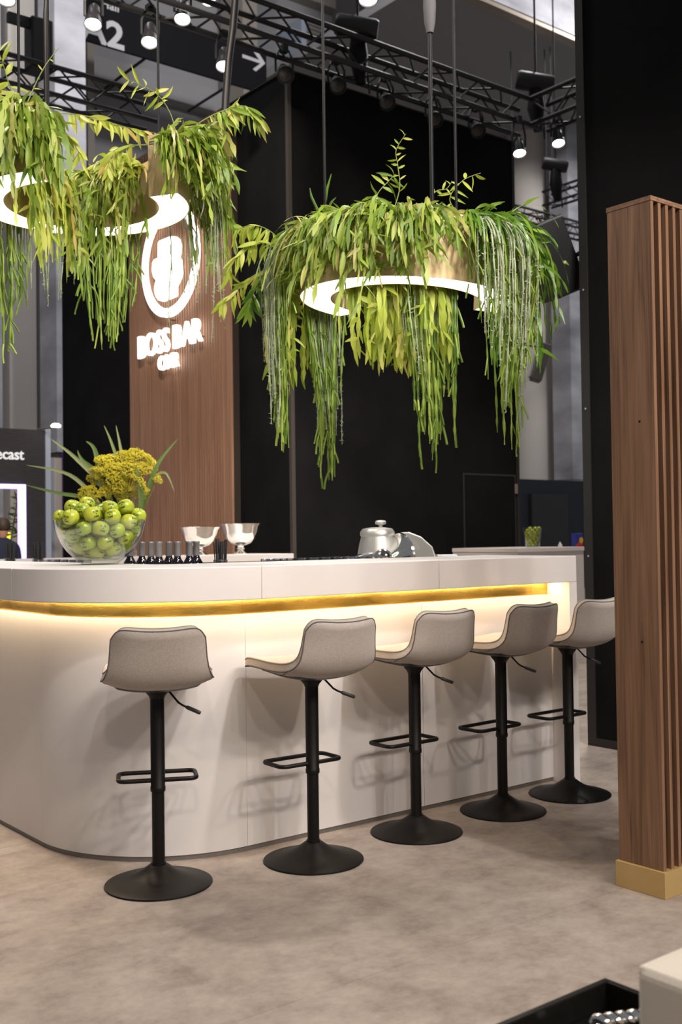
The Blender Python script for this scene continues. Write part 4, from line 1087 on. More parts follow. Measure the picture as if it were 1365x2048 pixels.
# ---- straw cups
def straw_cup(px, Y=None, X=None, lab=''):
    q = PYp(px, 1100, Y) if Y else PXp(px, 1100, X)
    t = thing('straw_cup', lab, 'cup', (q.x, q.y, LZ), 0, 'cups of black straws')
    build(MB().lathe([(0, 0.002), (0.028, 0.002), (0.034, 0.185), (0.0325, 0.185), (0.0265, 0.005), (0, 0.005)], 24), 'glass_cup', M['glassd'], t, smooth=40)
    for k in range(20):
        a = 2 * math.pi * k / 20 * 2.4; rr = 0.006 + 0.018 * math.sqrt(k / 20)
        f = rnd.uniform(1.1, 1.55)
        rod('straw', (rr * math.cos(a) * 0.8, rr * math.sin(a) * 0.8, 0.012), (rr * f * math.cos(a), rr * f * math.sin(a), rnd.uniform(0.262, 0.285)), 0.0032, M['straw'], t, 6)
straw_cup(441, Y=BY + 0.53 + 0.09, lab='cup of black straws next to the wine bottles')
straw_cup(20, X=BX + 0.53 + 0.13, lab='cup of black straws at the booth end of the side counter')
straw_cup(76, X=BX + 0.53 + 0.12, lab='cup of black straws on the side counter near the apple bowl')
# ---- tumblers on the shelf, only their rims show
tb = None
def tumbler(x, y, lab, grp):
    global tb
    if tb is None:
        tb = build(MB().lathe([(0, 0.003), (0.028, 0.003), (0.036, 0.180), (0.0345, 0.181), (0.0265, 0.012), (0, 0.012)], 20), 'tumbler', M['glassd'], smooth=40); o = tb
    else: o = tb.copy(); COL.objects.link(o)
    o.location = (x, y, LZ); tag(o, lab, 'glass', grp)
q0 = PYp(548, 1117, BY + 0.62); q1 = PYp(770, 1117, BY + 0.62)
nn_ = int((q1.x - q0.x) / 0.078)
for k in range(nn_):
    for j in range(2):
        tumbler(q0.x + 0.078 * k + 0.02 * j, BY + 0.62 + 0.08 * j, 'clear tumbler in the long row before the slicer', 'tumblers behind the front bar top')
q0 = PXp(150, 1117, BX + 0.60)
for k in range(10):
    tumbler(BX + 0.60 + 0.08 * (k % 2), q0.y + 0.05 * k, 'clear tumbler in the row behind the apple bowl', 'tumblers behind the side bar top')

# ---- two silver punch bowls on the back counter
def punch(px, py, Rr, H, lab, Y):
    q = PYp(px, py, Y)
    t = thing('punch_bowl', lab, 'bowl', (q.x, q.y, KZ), 0, 'silver punch bowls')
    s = Rr / 0.2; hz = H / 0.30
    ft = [(0, 0), (0.085, 0), (0.088, 0.006), (0.075, 0.015), (0.045, 0.026), (0.032, 0.045), (0.040, 0.056), (0.030, 0.066), (0.034, 0.082), (0, 0.082)]
    build(MB().lathe([(a * s, b * hz) for a, b in ft], 40), 'foot', M['chrome'], t, smooth=40)
    bw = [(0.0, 0.083), (0.05, 0.085), (0.10, 0.105), (0.145, 0.150), (0.172, 0.205), (0.188, 0.262), (0.204, 0.284), (0.206, 0.290), (0.200, 0.292), (0.182, 0.264), (0.165, 0.207), (0.138, 0.155), (0.095, 0.112), (0.0, 0.092)]
    build(MB().lathe([(a * s, b * hz) for a, b in bw], 48), 'cup', M['chrome'], t, smooth=50)
punch(400, 1110, 0.158, 0.235, 'silver punch bowl with a plain foot nearer the apples', 7.50)
punch(482, 1106, 0.172, 0.265, 'taller silver punch bowl before the edge of the slat wall', 7.62)

# ---- slicer on a prep table inside the bar
sp_ = PD(775, 1110, 6.4)
pt_ = thing('prep_table', 'steel prep table inside the bar under the slicer', 'table', (sp_.x, sp_.y, 0))
build(MB().box((-0.75, -0.30, 0.90), (0.75, 0.36, 0.94)), 'table_top', M['steel'], pt_, bevel=0.004)
for sx in (-0.7, 0.7):
    for sy in (-0.25, 0.31):
        rod('leg', (sx, sy, 0), (sx, sy, 0.90), 0.02, M['steel'], pt_)
sl_ = thing('meat_slicer', 'polished silver flywheel slicer behind the bar', 'slicer', (sp_.x, sp_.y, 0.94))
AX = math.atan2(RH.y, RH.x)
SR = Matrix.Rotation(AX, 4, 'Z')          # local x = along the picture, y = away
def sbuild(mb, name, mat, **kw): return build(mb, name, mat, sl_, SR, **kw)
sbuild(MB().box((-0.25, -0.16, 0.0), (0.22, 0.18, 0.06)), 'slicer_base', M['steel'], bevel=0.02, seg=4)
sbuild(MB().lathe([(0.0, 0.05), (0.13, 0.05), (0.135, 0.10), (0.128, 0.20), (0.110, 0.30), (0.098, 0.345), (0.104, 0.352), (0.104, 0.372), (0.090, 0.392), (0.045, 0.400), (0.0, 0.402)], 40, Matrix.Translation((-0.055, 0.05, 0))), 'motor_housing', M['steel'], smooth=40)
sbuild(MB().lathe([(0.0, 0.400), (0.012, 0.400), (0.012, 0.415), (0.032, 0.420), (0.034, 0.432), (0.026, 0.442), (0.0, 0.444)], 24, Matrix.Translation((-0.035, 0.05, 0))), 'top_knob', M['steel'], smooth=40)
Rb = Matrix.Translation((0.085, -0.02, 0.195)) @ Matrix.Rotation(math.radians(-62), 4, 'Z') @ Matrix.Rotation(math.radians(90), 4, 'X')
sbuild(MB().lathe([(0.0, 0.0), (0.165, 0.0), (0.172, 0.008), (0.168, 0.020), (0.10, 0.050), (0.07, 0.075), (0.045, 0.10), (0.045, 0.14), (0.0, 0.145)], 48, Rb), 'blade_wheel', M['chrome'], smooth=35)
poly = [(0.0, -0.16), (0.16, -0.15), (0.185, -0.10), (0.19, 0.03), (0.17, 0.085), (0.10, 0.145), (0.02, 0.175), (-0.04, 0.172), (-0.07, 0.10), (-0.08, -0.10)]
sbuild(MB().prism(poly, 0.012, Matrix.Translation((0.115, 0.03, 0.195)) @ Matrix.Rotation(math.radians(-25), 4, 'Z') @ Matrix.Rotation(math.radians(90), 4, 'X')), 'guard_plate', M['steel'], bevel=0.005)
sbuild(MB().tube([(-0.27, -0.10, 0.165), (-0.255, -0.10, 0.172), (-0.20, -0.08, 0.185), (-0.12, -0.05, 0.205), (-0.04, -0.02, 0.225)], [0.025, 0.045, 0.050, 0.047, 0.042], 20), 'feed_arm', M['chrome'], smooth=50)
sbuild(MB().lathe([(0.0, 0), (0.05, 0.0), (0.06, 0.02), (0.045, 0.07), (0.02, 0.09), (0, 0.09)], 28, Matrix.Translation((-0.03, -0.10, 0.21)) @ Matrix.Rotation(math.radians(70), 4, 'X')), 'hand_wheel_hub', M['chrome'], smooth=40)
sbuild(MB().lathe([(0.0, 0), (0.014, 0), (0.014, 0.03), (0, 0.03)], 16, Matrix.Translation((-0.03, -0.185, 0.245)) @ Matrix.Rotation(math.radians(70), 4, 'X')), 'hub_bolt', M['plasticdark'], smooth=40)
# low board with utensils next to it
cbq = PD(905, 1112, 6.45)
kb = thing('carving_board', 'dark carving board with a raised steel rack beside the slicer', 'board', (cbq.x, cbq.y, 0.94), AX)
build(MB().box((-0.12, -0.14, 0), (0.30, 0.14, 0.205)), 'board_block', M['plasticdark'], kb, bevel=0.006)
build(MB().box((-0.10, -0.10, 0.206), (0.02, 0.06, 0.232)), 'rack', M['steel'], kb, bevel=0.004)
build(MB().box((0.06, -0.11, 0.206), (0.26, 0.09, 0.216)), 'black_slate', M['tray'], kb, bevel=0.003)

# ---- flower arrangement on the back counter
vq = PYp(252, 1115, 7.62)
fl = thing('flower_arrangement', 'yellow umbel flowers with long grass blades in a vase', 'flowers', (vq.x, vq.y, KZ))
build(MB().lathe([(0, 0.003), (0.075, 0.003), (0.085, 0.02), (0.078, 0.15), (0.070, 0.24), (0.078, 0.27), (0.075, 0.27), (0.066, 0.24), (0.073, 0.15), (0.08, 0.02), (0, 0.012)], 28), 'vase', M['glassd'], fl, smooth=40)
FD = (vq - C0).dot(CF)
def fpt(px, py, dd=0.0): return PD(px, py, FD + dd) - Vector((vq.x, vq.y, KZ))
hm = MB(); rg = random.Random(3)
for k in range(320):
    a = rg.uniform(0, 2 * math.pi); r_ = 0.075 * math.sqrt(rg.random()); z = 0.045 * (1 - (r_ / 0.075) ** 2) + rg.uniform(-0.014, 0.012)
    s = rg.uniform(0.004, 0.0075); c_ = Vector((r_ * math.cos(a), r_ * math.sin(a), z))
    hm.add([c_ + Vector(v) * s for v in ((1, 0, 0), (-1, 0, 0), (0, 1, 0), (0, -1, 0), (0, 0, 1), (0, 0, -1))], [(0, 2, 4), (2, 1, 4), (1, 3, 4), (3, 0, 4), (2, 0, 5), (1, 2, 5), (3, 1, 5), (0, 3, 5)])
for k in range(16):
    a = 2 * math.pi * k / 16; r_ = 0.05 * (0.5 + 0.5 * (k % 2))
    hm.tube([(0, 0, -0.06), (r_ * math.cos(a), r_ * math.sin(a), 0.012)], 0.0012, 3, caps=False)
hmesh = hm.mesh('flower_head'); hmesh.materials.append(M['flower'])
for (px, py, s, dd) in ((206, 924, .9, 0), (222, 920, .8, .05), (250, 918, 1.0, .05), (268, 912, 1.0, -.03), (290, 920, .9, .03), (196, 946, .9, -.05), (225, 942, 1.1, -.08), (258, 940, 1.2, -.08), (284, 940, 1.0, -.05), (303, 930, .8, .05), (190, 962, .9, 0), (235, 965, 1.2, -.1), (270, 968, 1.2, -.1), (312, 958, .7, .05), (178, 990, 1.1, -.12), (215, 985, 1.0, -.05), (250, 990, 1.0, 0), (285, 988, .8, -.05)):
    q = fpt(px, py, dd)
    st_ = build(MB().tube([(0.02 * (q.x), 0.02 * q.y, 0.03), tuple(q * 0.5 + Vector((0, 0, 0.03))), tuple(q - Vector((0, 0, 0.05 * s)))], 0.0035, 5), 'flower_stem', M['stemg'], fl, smooth=70)
    link('flower_head', hmesh, None, fl, Matrix.Translation(q) @ Euler((rnd.uniform(-.2, 1.1), rnd.uniform(-.7, .7), rnd.uniform(-.6, .6))).to_matrix().to_4x4() @ Matrix.Scale(s * 1.08, 4))
def blade(pts, W, dd):
    P = [fpt(x, y, dd) for x, y in pts]; Q = []
    for i in range(len(P) - 1):
        p0 = P[max(i - 1, 0)]; p1 = P[i]; p2 = P[i + 1]; p3 = P[min(i + 2, len(P) - 1)]
        for k in range(6):
            s = k / 6; Q.append(0.5 * ((2 * p1) + (p2 - p0) * s + (2 * p0 - 5 * p1 + 4 * p2 - p3) * s * s + (3 * p1 - p0 - 3 * p2 + p3) * s ** 3))
    Q.append(P[-1]); n = len(Q); vs = []; fs = []
    for i, q in enumerate(Q):
        t_ = (Q[min(i + 1, n - 1)] - Q[max(i - 1, 0)]).normalized(); x = t_.cross(CF).normalized()
        wv = W * 0.34 * (0.12 + 0.88 * math.sin(math.pi * (0.12 + 0.87 * i / (n - 1))) ** 1.3) * (1 if i < n - 1 else 0.1)
        vs += [q - x * wv, q + CF * wv * 0.35, q + x * wv]
    for i in range(n - 1):
        for k in range(2): fs.append((3 * i + k, 3 * i + k + 1, 3 * i + 4 + k, 3 * i + 3 + k))
    mb = MB(); mb.add(vs, fs); o = build(mb, 'grass_blade', M['grass'], fl); o.data.shade_smooth()
blade([(248, 1085), (190, 1005), (110, 985), (52, 970)], 0.045, -.15)
blade([(248, 1085), (200, 1010), (140, 950), (52, 930)], 0.050, -.1)
blade([(250, 1080), (205, 975), (150, 915), (102, 878)], 0.055, 0)
blade([(250, 1080), (205, 960), (165, 920), (155, 900)], 0.045, .1)
blade([(252, 1080), (205, 965), (190, 900), (172, 882)], 0.060, .05)
blade([(254, 1080), (245, 960), (225, 890), (208, 850)], 0.040, .08)
blade([(256, 1080), (250, 960), (242, 900), (232, 850)], 0.045, .12)
blade([(262, 1080), (290, 1000), (315, 930), (358, 875)], 0.055, 0)
blade([(262, 1080), (282, 1010), (278, 960), (272, 930)], 0.060, -.15)
blade([(262, 1080), (300, 970), (330, 945), (350, 985)], 0.035, .05)

# ---- jar of limes and small items on the far counter
jx = PAX(1066, 1095, 1, g0.y + 0.12)
jr = thing('fruit_jar', 'clear glass jar filled with green limes beyond the bar end', 'jar', (jx.x, jx.y, fz))
build(MB().lathe([(0, 0.004), (0.070, 0.004), (0.095, 0.20), (0.092, 0.20), (0.067, 0.010), (0, 0.010)], 28), 'glass_jar', M['glass'], jr, smooth=40)
lm0 = None
for k in range(64):
    lay = k // 8; a = 2 * math.pi * (k % 8) / 8 + lay * 0.5; rr = (0.048 + 0.003 * lay) * (1 if k % 8 < 6 else 0.3)
    loc = (jx.x + rr * math.cos(a), jx.y + rr * math.sin(a), fz + 0.030 + lay * 0.0235)
    if lm0 is None:
        lm0 = build(MB().lathe([(0, -0.019), (0.006, -0.017), (0.0135, -0.011), (0.016, 0), (0.0135, 0.011), (0.006, 0.017), (0, 0.019)], 12), 'lime', M['apple']); lm0.data.shade_smooth(); o = lm0
    else: o = lm0.copy(); COL.objects.link(o)
    o.location = loc; o.rotation_euler = (rnd.uniform(0, 3), rnd.uniform(0, 3), 0); tag(o, 'small green lime in the glass jar beyond the bar end', 'lime', 'limes in the glass jar')
cq = PAX(1158, 1080, 1, g0.y + 0.12)
ct = thing('snack_carton', 'small red, blue and yellow carton on the far counter', 'carton', (cq.x, cq.y, fz))
build(MB().box((-0.045, 0, 0), (0.07, 0.06, 0.14)), 'carton_box', M['blue'], ct, bevel=0.003)
build(MB().prism([(-0.045, 0.0), (0.07, 0.0), (0.07, 0.06), (0.01, 0.05), (-0.045, 0.02)], 0.001, Matrix.Translation((0, -0.0002, 0.001)) @ Matrix.Rotation(math.pi / 2, 4, 'X')), 'red_patch', M['red'], ct)
build(MB().lathe([(0, 0), (0.032, 0), (0.032, 0.001), (0, 0.001)], 20, Matrix.Translation((0.040, -0.0015, 0.065)) @ Matrix.Rotation(math.pi / 2, 4, 'X')), 'yellow_disc', M['yellow'], ct)
tq = PAX(1121, 1090, 1, g0.y + 0.2)
tag(build(MB().lathe([(0, 0), (0.022, 0), (0.022, 0.02), (0.012, 0.035), (0.006, 0.05), (0, 0.052)], 16, Matrix.Translation((tq.x, tq.y, fz))), 'tealight_glass', M['hallc'], smooth=40), 'small pale candle glass on the far counter', 'candle')

# ================================================================== RIGGING
def truss(name, label, a, b, wdt, hgt, seg, rch=0.028, rbr=0.011):
    a = Vector(a); b = Vector(b); d = (b - a); L = d.length; d.normalize(); s = Vector((-d.y, d.x, 0)).normalized() * (wdt / 2); u = Vector((0, 0, hgt / 2))
    t = thing(name, label, 'truss', tuple(a), 0, 'lighting trusses')
    co = [s + u, -s + u, -s - u, s - u]
    for c_ in co: rod('chord', c_, d * L + c_, rch, M['truss'], t)
    n = int(L / seg)
    for f in range(4):
        c0, c1 = co[f], co[(f + 1) % 4]
        for k in range(n):
            p0 = d * (k * seg); p1 = d * ((k + 1) * seg)
            if k % 2 == 0: rod('brace', p0 + c0, p1 + c1, rbr, M['truss'], t, 6)
            else: rod('brace', p0 + c1, p1 + c0, rbr, M['truss'], t, 6)
    return t
TY = 8.0
tc_ = PYp(1058, 238, TY)        # corner of the main truss
TZ = tc_.z
truss('lighting_truss', 'long black box truss above the black wall', (tc_.x - 8.2, TY, TZ), (tc_.x, TY, TZ), 0.29, 0.29, 0.33)
truss('lighting_truss', 'black box truss turning off the corner beyond the black wall', (tc_.x, TY - 0.145, TZ), (tc_.x, TY - 4.5, TZ), 0.29, 0.29, 0.33)
t2 = PYp(170, 190, 10.6)
truss('lighting_truss', 'black box truss behind the sign-side planter', (t2.x - 3.0, 10.6, t2.z), (WX - 0.2, 10.6, t2.z), 0.29, 0.29, 0.33)
q = PYp(1095, 400, 15.0)
ts_ = truss('lighting_truss', 'short far truss piece above the loudspeaker', (q.x, 15.0, q.z), (q.x, 11.5, q.z), 0.29, 0.29, 0.33)
for dy in (0.0, -0.15): rod('hoist_chain', (0, dy, 0.1), (0, dy, zs - 0.03 - q.z), 0.012, M['truss'], ts_)
q = PYp(1040, 432, 15.5)
tf = truss('lighting_truss', 'far low truss behind the loudspeaker', (q.x - 1.0, 15.5, q.z), (q.x + 4.0, 15.5, q.z), 0.29, 0.29, 0.33)
for dx in (0.8, 4.2): rod('hoist_chain', (dx, 0, 0.1), (dx, 0, zs - 0.03 - q.z), 0.012, M['truss'], tf)

def lamp(px, py, Y, label, lit=True, aim=None, s=0.62, up=None, tz=None):
    """stage spotlight: can, yoke, clamp and lens; hangs from the truss above it"""
    q = PYp(px, py, Y)
    t = thing('stage_spotlight', label, 'spotlight', tuple(q), 0, 'stage spotlights on the trusses')
    ax = (Vector(aim) - q).normalized() if aim else Vector((-0.22, -0.30, -0.93)).normalized()
    R = ax.to_track_quat('Z', 'Y').to_matrix().to_4x4() @ Matrix.Scale(s, 4)
    build(MB().lathe([(0, -0.34), (0.05, -0.34), (0.075, -0.30), (0.085, -0.16), (0.105, -0.10), (0.118, 0.0), (0.110, 0.0), (0.098, -0.03), (0.0, -0.03)], 24), 'lamp_can', M['truss'], t, R, smooth=40)
    build(MB().lathe([(0, -0.012), (0.06, -0.012), (0.1, -0.022), (0.1, -0.028), (0, -0.028)], 24), 'lens', M['lens' if lit else 'tray'], t, R, smooth=40)
    z1 = ((tz if tz else TZ) - 0.14) - q.z
    c_ = -ax * 0.16 * s
    sd = ax.cross(Vector((0, 0, 1))).normalized() * 0.115 * s
    topc = Vector((c_.x, c_.y, max(z1 - 0.05, c_.z + 0.2)))
    build(MB().tube([c_ + sd, c_ + sd + Vector((0, 0, 0.12)), topc + sd * 0.6, topc - sd * 0.6, c_ - sd + Vector((0, 0, 0.12)), c_ - sd], 0.012, 6), 'yoke', M['truss'], t)
    build(MB().box((topc.x - 0.03, topc.y - 0.03, topc.z - 0.02), (topc.x + 0.03, topc.y + 0.03, max(z1, topc.z + 0.05))), 'clamp', M['truss'], t)
    if tz: rod('drop_pipe', (topc.x, topc.y, topc.z + 0.04), (topc.x, topc.y, 11.0 - q.z), 0.018, M['truss'], t)
    return t
LG = 'stage spotlights on the trusses'
lamp(186, 50, TY, 'lit stage spotlight hanging in front of the A of the direction banner')
lamp(299, 86, TY, 'lit stage spotlight hanging in front of the middle of the direction banner')
lamp(365, 40, TY, 'lit stage spotlight tucked under the truss above the banner')
lamp(448, 134, TY, 'lit stage spotlight half hidden by the thick hanging cable')
lamp(417, 3, TY + 0.5, 'lit stage spotlight on the upper side of the truss', tz=TZ + 0.9)
lamp(12, 0, TY, 'lit stage spotlight beyond the cream hall pillar', tz=TZ + 0.6)
lamp(1118, 288, PXp(1118, 288, tc_.x).y, 'lit stage spotlight under the corner truss above the loudspeaker')
lamp(1040, 308, TY - 0.25, 'lit stage spotlight at the end of the black wall')
lamp(737, 0, TY - 2.0, 'lit stage spotlight near the pale soffit', tz=TZ + 1)
for px, py, lab in ((572, 150, 'unlit spotlight over the corner of the black wall'), (677, 172, 'unlit spotlight next after the corner over the black wall'), (776, 205, 'unlit spotlight over the middle of the black wall'), (872, 240, 'unlit spotlight behind the ribbed cable sleeve'), (958, 262, 'unlit spotlight above the far half of the black wall')):
    lamp(px, py, TY, lab, False, aim=PYp(px, py, TY) + Vector((-0.3, -0.6, -0.5)), s=0.7)
def mover(px, py, Y, label, s=1.0):
    q = PYp(px, py, Y); t = thing('chain_hoist', label, 'chain hoist', tuple(q), 0, 'chain hoists above the trusses')
    build(MB().lathe([(0, -0.22), (0.09, -0.22), (0.105, -0.19), (0.105, 0.17), (0.09, 0.2), (0, 0.2)], 24), 'motor_body', M['truss'], t, Matrix.Rotation(AX, 4, 'Z') @ Matrix.Rotation(math.radians(100), 4, 'Y') @ Matrix.Scale(s, 4), smooth=40)
    build(MB().tube([(0, 0, -0.05), (0.0, 0, -0.30), (0.03, 0, -0.55)], [0.07, 0.10, 0.05], 12), 'chain_bag', M['cableskin'], t, smooth=60)
    rod('hoist_cable', (0, 0, 0.08), (0, 0, 4.0), 0.012, M['cableskin'], t)
    build(MB().tube([(0.05, 0, -0.05), (0.10, 0.0, -0.30), (0.14, 0, -0.62)], 0.012, 6), 'sling', M['truss'], t)
mover(716, 55, TY, 'chain hoist above the truss beside the duct unit')
mover(1072, 165, TY, 'chain hoist above the truss corner')
mover(1112, 330, TY - 1.5 + 4, 'chain hoist on the far truss above the loudspeaker', 0.9)
q = PYp(60, 90, 10.6)
sp2 = thing('hung_speaker', 'black line speaker hung before the cream hall pillar', 'loudspeaker', tuple(q))
build(MB().box((-0.02, -0.1, -0.25), (0.22, 0.12, 0.28)), 'speaker_box', M['truss'], sp2, bevel=0.02)
build(MB().box((-0.25, -0.06, 0.16), (-0.02, 0.0, 0.26)), 'bracket', M['truss'], sp2)
# cables
def hang(pts, r, Y, label, name='hanging_cable', mat='cableskin'):
    P = [PYp(x, y, Y) for x, y in pts]
    if name == 'hanging_cable': P = [P[0] + Vector((0, 0, 4.5))] + P      # runs on up to the hall roof
    o = build(MB().tube([p - P[0] for p in P], r, 10), name, M[mat], None, Matrix.Translation(P[0]), smooth=60)
    return tag(o, label, 'cable')
hang([(474, -30), (466, 60), (458, 120), (452, 195), (449, 262)], 0.030, 7.0, 'thick black cable bundle hanging in front of the slat wall edge')
hang([(93, -20), (90, 30), (91, 120), (92, 230)], 0.014, 7.2, 'black cable with a plug before the foil-wrapped column')
cp = ringR.pt(ringR.rim(0.25, -1), (PR + PI_) / 2, PH)
zz_ = [PD(858, y_, (cp - C0).dot(CF)).z for y_ in (62, 40, 8, -30, -80)]
o = build(MB().tube([(0, 0, z_ - zz_[0]) for z_ in zz_], [0.016, 0.026, 0.030, 0.027, 0.018], 12), 'cable_sleeve', M['halld'], None, Matrix.Translation((cp.x, cp.y, zz_[0])), smooth=60)
tag(o, 'grey ribbed cable sleeve above the black-wall planter', 'cable')

# direction banner
BYY = 18.3
c0 = PYp(533, 104, BYY); c1 = PYp(533, 188, BYY); c2 = PYp(168, 96, BYY)
bn = thing('direction_banner', 'large black hall banner with white lettering and an arrow', 'sign', (c0.x, BYY, c1.z))
bw, bh = c0.x - c2.x + 0.6, c0.z - c1.z
build(MB().box((-bw, 0, 0), (0, 0.06, bh)), 'banner_board', M['signblack'], bn)
for dx in (0.3, bw * 0.5, bw - 0.3): rod('wall_bracket', (-dx, 0.06, bh * 0.5), (-dx, HW - BYY, bh * 0.5), 0.03, M['truss'], bn)
BM = Matrix(((1, 0, 0, 0), (0, 0, -1, 0), (0, 1, 0, 0), (0, 0, 0, 1)))
def ban_text(body, p0, p1, ptop, bold=0.02):
    a = PYp(*p0, BYY - 0.012); b = PYp(*p1, BYY - 0.012); H = PYp(*ptop, BYY - 0.012).z - a.z
    me = text_mesh(body, 1, 0.0, bold); lo_, hi_ = mesh_bounds(me)
    me.transform(Matrix.Translation((a.x - c0.x, -0.012, a.z - c1.z)) @ BM @ Matrix.Diagonal(((b.x - a.x) / (hi_[0] - lo_[0]), H / (hi_[1] - lo_[1]), 1, 1)) @ Matrix.Translation((-lo_[0], -lo_[1], 0)))
    link('lettering', me, M['printwhite'], bn)
ban_text('A2', (158, 75), (249, 100), (158, 20), 0.03)
ban_text('Hall', (203, 14), (238, 23), (203, -4), 0.02)
ar = [(485, 108), (485, 115), (521, 127), (506, 138), (512, 143), (531, 127), (513, 98), (506, 101), (519, 120)]
mbp = MB(); pv = [PYp(x, y, BYY - 0.012) for x, y in ar]
mbp.add([(p.x - c0.x, -0.012, p.z - c1.z) for p in pv], [tuple(range(len(ar)))])
build(mbp, 'arrow', M['printwhite'], bn)

# duct units on the hall wall
def hvac(px0, py0, px1, py1, lab):
    Y = HW - 0.9; a = PYp(px0, py0, Y); b = PYp(px1, py0, Y); cz = PYp(px0, py1, Y).z
    t = thing('duct_unit', lab, 'duct unit', (a.x, Y, cz), 0, 'duct units on the hall wall'); W_ = b.x - a.x; H_ = a.z - cz
    build(MB().box((0, 0, 0), (W_, 0.88, H_)), 'unit_casing', M['hvac'], t, bevel=0.02)
    for k in range(2):
        for j in range(2):
            x0 = W_ * (0.10 + 0.47 * k); z0 = H_ * (0.08 + 0.5 * j)
            lv_ = build(MB().box((x0, -0.02, z0), (x0 + W_ * 0.34, 0.0, z0 + H_ * 0.36)), 'louvre_frame', M['louvre'], t)
            for m_ in range(6):
                zz = z0 + H_ * 0.36 * (m_ + 0.5) / 6
                build(MB().box((x0 + 0.02, -0.035, zz - 0.02), (x0 + W_ * 0.34 - 0.02, -0.021, zz + 0.02)), 'louvre_slat', M['halld'], lv_)
hvac(604, 32, 690, 172, 'pale blue duct unit with louvres above the black wall corner')
hvac(970, 160, 1036, 285, 'pale grey blue duct unit with louvres near the truss corner')

# loudspeaker on the black display wall
q = PD(1106, 520, 6.75)
ls = thing('loudspeaker', 'tilted black loudspeaker on a bracket at the black display wall', 'loudspeaker', tuple(q))
LR = Matrix.Rotation(AX, 4, 'Z') @ Matrix.Rotation(math.radians(-22), 4, 'Y') @ Matrix.Rotation(math.radians(10), 4, 'X') @ Matrix.Rotation(math.radians(10), 4, 'Z')
build(MB().box((-0.118, -0.10, -0.235), (0.118, 0.12, 0.235)), 'speaker_box', M['plasticdark'], ls, LR, bevel=0.010)
build(MB().box((-0.110, -0.106, -0.225), (0.110, -0.1005, 0.225)), 'grille', M['tray'], ls, LR, bevel=0.003)
build(MB().box((-0.10, -0.108, 0.185), (-0.03, -0.1065, 0.195)), 'badge', M['darkalu'], ls, LR)
build(MB().box((-0.02, -0.03, 0.2365), (0.145, 0.05, 0.245)).box((0.137, -0.03, -0.14), (0.145, 0.05, 0.2365)), 'bracket', M['darkalu'], ls, LR)
build(MB().lathe([(0, 0.2455), (0.008, 0.2455), (0.008, 0.265), (0.024, 0.268), (0.024, 0.282), (0, 0.286)], 16, Matrix.Translation((0.02, 0.01, 0))), 'bracket_knob', M['plasticdark'], ls, LR, smooth=40)
wl = Vector((5.29, 4.216, q.z + 0.02)) - q
build(MB().tube([tuple((LR @ Vector((0.145, 0.01, -0.03)))), tuple(wl)], 0.014, 8), 'wall_arm', M['darkalu'], ls, smooth=60)
# grey floodlight box at far end of the black wall
q = PYp(1082, 724, 9.6)
fb = thing('floodlight', 'grey floodlight housing tilted beside the end of the black wall', 'floodlight', tuple(q))
FR_ = Matrix.Rotation(AX, 4, 'Z') @ Matrix.Rotation(math.radians(17), 4, 'Y')
build(MB().box((-0.07, -0.12, -0.27), (0.07, 0.10, 0.24)), 'housing', M['louvre'], fb, FR_, bevel=0.01)
build(MB().box((-0.10, -0.08, -0.24), (-0.071, 0.07, 0.22)), 'light_face', M['hallc'], fb, FR_, bevel=0.004)
ap_ = PYp(1044, 724, 9.6) - q
build(MB().tube([(-0.05, 0, 0.2), tuple(Vector((xr + 0.0, 9.6, q.z + 0.2)) - q)], 0.015, 8), 'wall_arm', M['truss'], fb)

# ================================================================== NEIGHBOUR STANDS ON THE LEFT
NY = 12.5
def N_(px, py, Y=NY): return PYp(px, py, Y)
nl, nr = N_(-120, 900).x, N_(90, 900).x
ntop = N_(40, 858).z
ox = N_(47, 1000).x; oz = N_(30, 972).z
nb = thing('neighbour_stand', 'dark neighbouring stand with a violet lit opening', 'stand', (nr, NY, 0))
def nbuild(mb, name, mat, **kw): return build(mb, name, mat, nb, Matrix.Translation((-nr, -NY, 0)), **kw)
nbuild(MB().box((ox + 0.02, NY, 0), (nr, NY + 0.12, ntop)), 'wall_panel', M['booth'])
nbuild(MB().box((nl, NY, oz + 0.02), (ox + 0.019, NY + 0.12, ntop)), 'wall_panel', M['booth'])
nbuild(MB().box((nr, NY - 0.02, 0), (N_(100, 900).x, NY + 0.14, ntop + 0.02)), 'corner_post', M['hvac'])
nbuild(MB().box((ox - 0.035, NY - 0.03, 0), (ox + 0.02, NY + 0.10, oz + 0.02)), 'neon_bar', M['neon'])
nbuild(MB().box((nl, NY - 0.03, oz - 0.03), (ox - 0.036, NY + 0.10, oz + 0.02)), 'neon_bar', M['neon'])
nbuild(MB().box((nl, NY + 2.2, 0), (nr, NY + 2.3, ntop)), 'back_wall', M['navy'])
nbuild(MB().box((nl, NY + 1.9, N_(20, 1024, NY + 1.9).z - 0.02), (ox + .3, NY + 2.19, N_(20, 1024, NY + 1.9).z)), 'lit_shelf', M['neon'])
a = N_(-8, 913, NY - 0.02); b = N_(48, 914, NY - 0.02)
me = text_mesh('ecast', 1, 0.01, 0.01); lo_, hi_ = mesh_bounds(me); hgt_ = (N_(20, 898, NY).z - N_(20, 916, NY).z)
s_ = (b.x - a.x) / (hi_[0] - lo_[0])
me.transform(Matrix.Translation((a.x - nr, -0.02, a.z - 0.03)) @ BM @ Matrix.Diagonal((s_, hgt_ / (hi_[1] - lo_[1]), 1, 1)) @ Matrix.Translation((-lo_[0], -lo_[1], 0)))
link('lettering', me, M['softsign'], nb)
q = N_(112, 854, NY - 0.3)
sp3 = thing('arm_lamp', 'slim arm spotlight reaching out from the top of the neighbouring stand', 'lamp', tuple(N_(80, 858)))
e0 = N_(80, 858)
